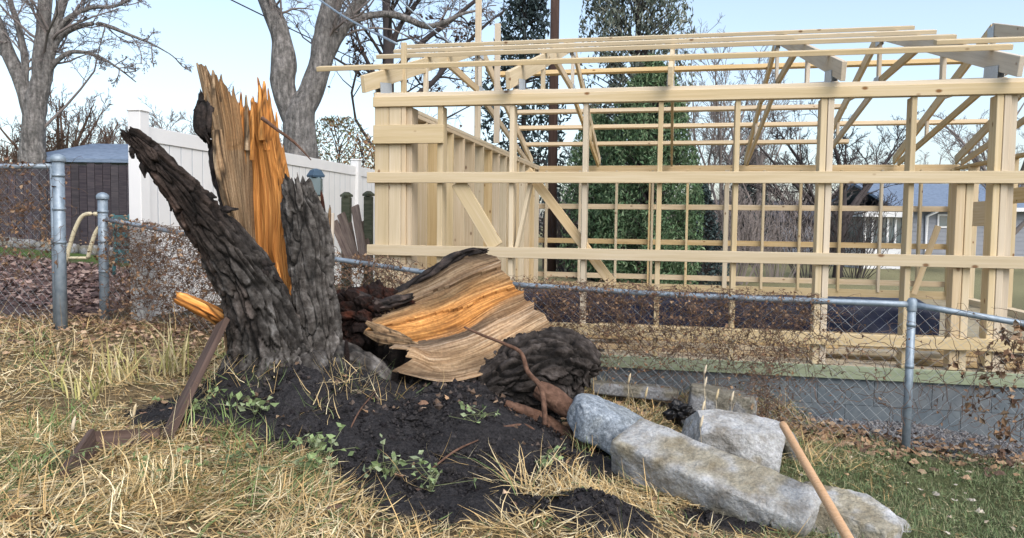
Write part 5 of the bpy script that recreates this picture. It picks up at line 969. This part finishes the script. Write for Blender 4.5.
# leafy weeds
def weed(px, py, Y, n, size, seed, label, pal=((.16, .22, .10), (.20, .27, .12), (.24, .29, .17))):
    b = G(px, py); rg = np.random.default_rng(seed); r = empty('leafy_weed', b, label, 'weed'); pal = np.array(pal)
    st = np.stack([np.zeros((n, 3)), np.stack([rg.normal(size=n) * .03, rg.normal(size=n) * .03, rg.uniform(.02, .07, n)], -1), np.stack([rg.normal(size=n) * .07, rg.normal(size=n) * .07, rg.uniform(.03, .12, n)], -1)], 1)
    V, Fq = tubes(st, np.full((n, 3), .0018), 3); obj('stems', mkmesh('stems', V, Fq, MT['blade'], col=np.tile([.14, .16, .08], (len(V), 1))), r)
    q = np.concatenate([st[:, 2], st[:, 1], st[:, 2] + rg.normal(size=(n, 3)) * .02]); q[:, 2] = np.maximum(q[:, 2], .01); V, Fc = leaf_quads(q, size * rg.uniform(.6, 1.2, len(q)), seed, flat=.3); obj('leaves', mkmesh('leaves', V, Fc, MT['leaf'], col=vcols(len(q), pal, seed, 4, .2)), r)
for i, (px, py, Y, lb_) in enumerate(((322, 458, 3.42, 'pale green leafy weed below the middle of the soil mound'), (308, 478, 3.22, 'bright green weed in the straw under the pale one'), (390, 478, 3.25, 'green weed at the right edge of the straw mat'), (255, 415, 3.85, 'small grey-green weed on the soil under the limb'), (195, 415, 3.95, 'tiny weed at the foot of the leaning board'),
                                (235, 470, 3.4, 'low green weed in the straw at left centre'), (170, 490, 3.3, 'green weed among straw at lower left'), (430, 492, 3.12, 'small green weed beside the soil front'), (478, 425, 3.9, 'tiny green seedling on the bare soil'), (545, 470, 3.5, 'green weed between soil and long slab'), (60, 470, 3.5, 'green weed at the far lower left'))):
    weed(px, py, Y, 16 if i < 3 else 10, .045 if i < 4 else .035, 400 + i, lb_)
# foxtail seed heads
def foxtail(px, py, py0, Y, seed, label):
    t = P(px, py, Y); b = P(px + 1, py0, Y); b[2] = min(b[2], gz(b[0], b[1]) + .0); r = empty('foxtail_stalk', b, label, 'grass stalk', 'foxtail stalks among the boulders'); h_ = t - b
    tubeobj('stalk', [(0, 0, 0), h_ * .5 + np.array([.008, 0, 0]), h_], [.0016, .0014, .0011], MT['lumber'], r, sides=4, n=6); tubeobj('seed_head', [h_, h_ + np.array([.004, 0, .02]), h_ + np.array([.010, 0, .05]), h_ + np.array([.016, 0, .068])], [.003, .0075, .007, .002], MT['lumber'], r, sides=6)
for i, (a, b, c_, Y) in enumerate(((704, 388, 432, 4.5), (704, 375, 420, 4.9), (716, 400, 440, 4.5), (731, 402, 436, 4.6), (702, 412, 445, 4.4), (628, 384, 412, 4.7), (645, 398, 420, 4.6), (700, 428, 462, 4.0), (133, 418, 470, 3.5), (98, 488, 530, 2.9), (57, 352, 410, 4.9), (72, 432, 500, 3.2))):
    foxtail(a, b, c_, Y, i, ('pale foxtail seed stalk in front of the mossy stone block', 'tallest foxtail stalk over the mossy stone block', 'foxtail stalk above the white boulder', 'rightmost foxtail stalk by the white boulder', 'short foxtail at the left of the white boulder', 'foxtail above the granite boulder', 'foxtail right of the granite boulder', 'foxtail bending over the white boulder edge', 'foxtail left of the leaning brown board', 'foxtail in the straw at the bottom left', 'foxtail at the left below the gate post', 'foxtail beside the half buried board')[i])
# upright dry weed stalk in front of the soil
def leaves(name, n, x0, x1, y0, y1, dens, seed, size, label, pal, lift=.012):
    r = scatter(n, x0, x1, y0, y1, dens, seed); rg = np.random.default_rng(seed + 1); n = len(r); r[:, 2] += rg.uniform(.004, lift + .012, n); V, Fc = leaf_poly(r, size * rg.uniform(.6, 1.35, n), seed); return tag(obj(name, mkmesh(name, V, Fc, MT['leaf'], col=vcols(n, pal, seed + 2, 8))), label, 'leaves', kind='stuff')
BR = [(.25, .155, .09), (.34, .23, .145), (.17, .10, .065), (.42, .30, .20), (.12, .075, .055), (.30, .19, .11)]
leaves('fallen_leaves', 1700, -4.3, -1.9, 5.0, 7.1, lambda X, Y: .25 + .75 * sstep(5.2, 6.4, Y), 31, .055, 'brown fallen leaves below the left fence', BR)
leaves('fallen_leaves', 200, -3.6, .8, 2.3, 5.2, lambda X, Y: .3 + 0 * X, 32, .048, 'scattered brown leaves in the straw', BR)
leaves('fallen_leaves', 2600, 1.2, 4.3, 4.2, 6.0, lambda X, Y: (lambda v_: np.exp(-((v_ + .75) / .28) ** 2))(barn_uv(X, Y)[1]) * (.4 + .6 * (X < 2.4)), 33, .065, 'drift of curled brown leaves along the gravel strip', BR)
leaves('fallen_leaves', 170, 1.4, 4.2, 3.0, 5.0, lambda X, Y: .5 + 0 * X, 34, .036, 'pale leaves scattered over the green lawn', [(.50, .42, .32), (.42, .28, .16), (.55, .50, .42)])
leaves('fallen_leaves', 500, .3, 1.9, 4.4, 5.9, lambda X, Y: (barn_uv(X, Y)[1] < -.05) * 1., 35, .055, 'rust coloured leaves between the boulders and the foundation', BR + [(.30, .15, .075)])
leaves('fallen_leaves', 3600, -9, -3.9, 7, 11.5, lambda X, Y: .8 + 0 * X, 36, .09, 'leaf mulch bed beyond the gate', [(.16, .10, .09), (.22, .15, .13), (.11, .07, .065), (.30, .22, .19)])
# gravel, bark chips, soil clods as small lumps
def lumps(name, r, size, pal, label, mat, seed, cat, parent=None):
    n = len(r); rg = np.random.default_rng(seed); d = np.array([(1, 0, 0), (-1, 0, 0), (0, 1, 0), (0, -1, 0), (0, 0, 1), (0, 0, -1)], float); V = d[None] * rg.uniform(.5, 1.1, (n, 6, 1)) * (size * rg.uniform(.5, 1.5, n))[:, None, None] * .5
    a = rg.uniform(0, 6.28, n); c, s = np.cos(a)[:, None], np.sin(a)[:, None]; x, y, z = V[..., 0], V[..., 1], V[..., 2]; b = rg.uniform(-.8, .8, n)[:, None]; y, z = y * np.cos(b) - z * np.sin(b), y * np.sin(b) + z * np.cos(b); V = np.stack([x * c - y * s, x * s + y * c, z], -1) + r[:, None]
    T3 = np.array([(0, 2, 4), (2, 1, 4), (1, 3, 4), (3, 0, 4), (2, 0, 5), (1, 2, 5), (3, 1, 5), (0, 3, 5)]); Fc = (np.arange(n)[:, None, None] * 6 + T3[None]).reshape(-1, 3)
    return tag(obj(name, mkmesh(name, V.reshape(-1, 3), Fc, mat, col=vcols(n, pal, seed, 6, .3), smooth=False)), label, cat, kind='stuff')
r = scatter(9000, 1.0, 4.6, 4.6, 6.4, lambda X, Y: (lambda u_, v_: sstep(-.80, -.6, v_) * (v_ < -.02))(*barn_uv(X, Y)), 41); lumps('gravel', r, .030, [(.14, .14, .15), (.22, .22, .23), (.09, .09, .10), (.19, .175, .165)], 'grey gravel strip along the foundation', MT['leaf'], 42, 'gravel')
r = scatter(9000, -2.2, 1.2, 2.9, 5.2, lambda X, Y: soil_shade_mask(X, Y), 43); lumps('soil_clods', r, .018, [(.028, .026, .028), (.044, .041, .042), (.018, .017, .019)], 'dark crumbly soil clods on the mound', MT['ground'], 44, 'soil')
r = scatter(420, -1.9, 1.2, 2.9, 4.9, lambda X, Y: soil_shade_mask(X, Y), 47); lumps('soil_clods', r, .05, [(.030, .028, .029), (.042, .039, .040), (.020, .018, .020)], 'larger dark soil lumps scattered over the mound', MT['ground'], 48, 'soil')
r = scatter(420, -1.9, .5, 3.9, 4.9, lambda X, Y: soil_shade_mask(X, Y), 45); lumps('bark_chips', r, .038, [(.06, .045, .04), (.10, .075, .06), (.035, .03, .03), (.12, .08, .055)], 'broken bark chips at the foot of the stump', MT['leaf'], 46, 'bark chips')
pp = tubeobj('black_pipe', [P(914, 452, 5.05), P(945, 454, 5.05), P(975, 457, 5.03), P(1003, 461, 5.0)], .022, MT['blackbag'], n=16); tag(pp, 'black plastic pipe on the gravel right of the fence post', 'pipe')
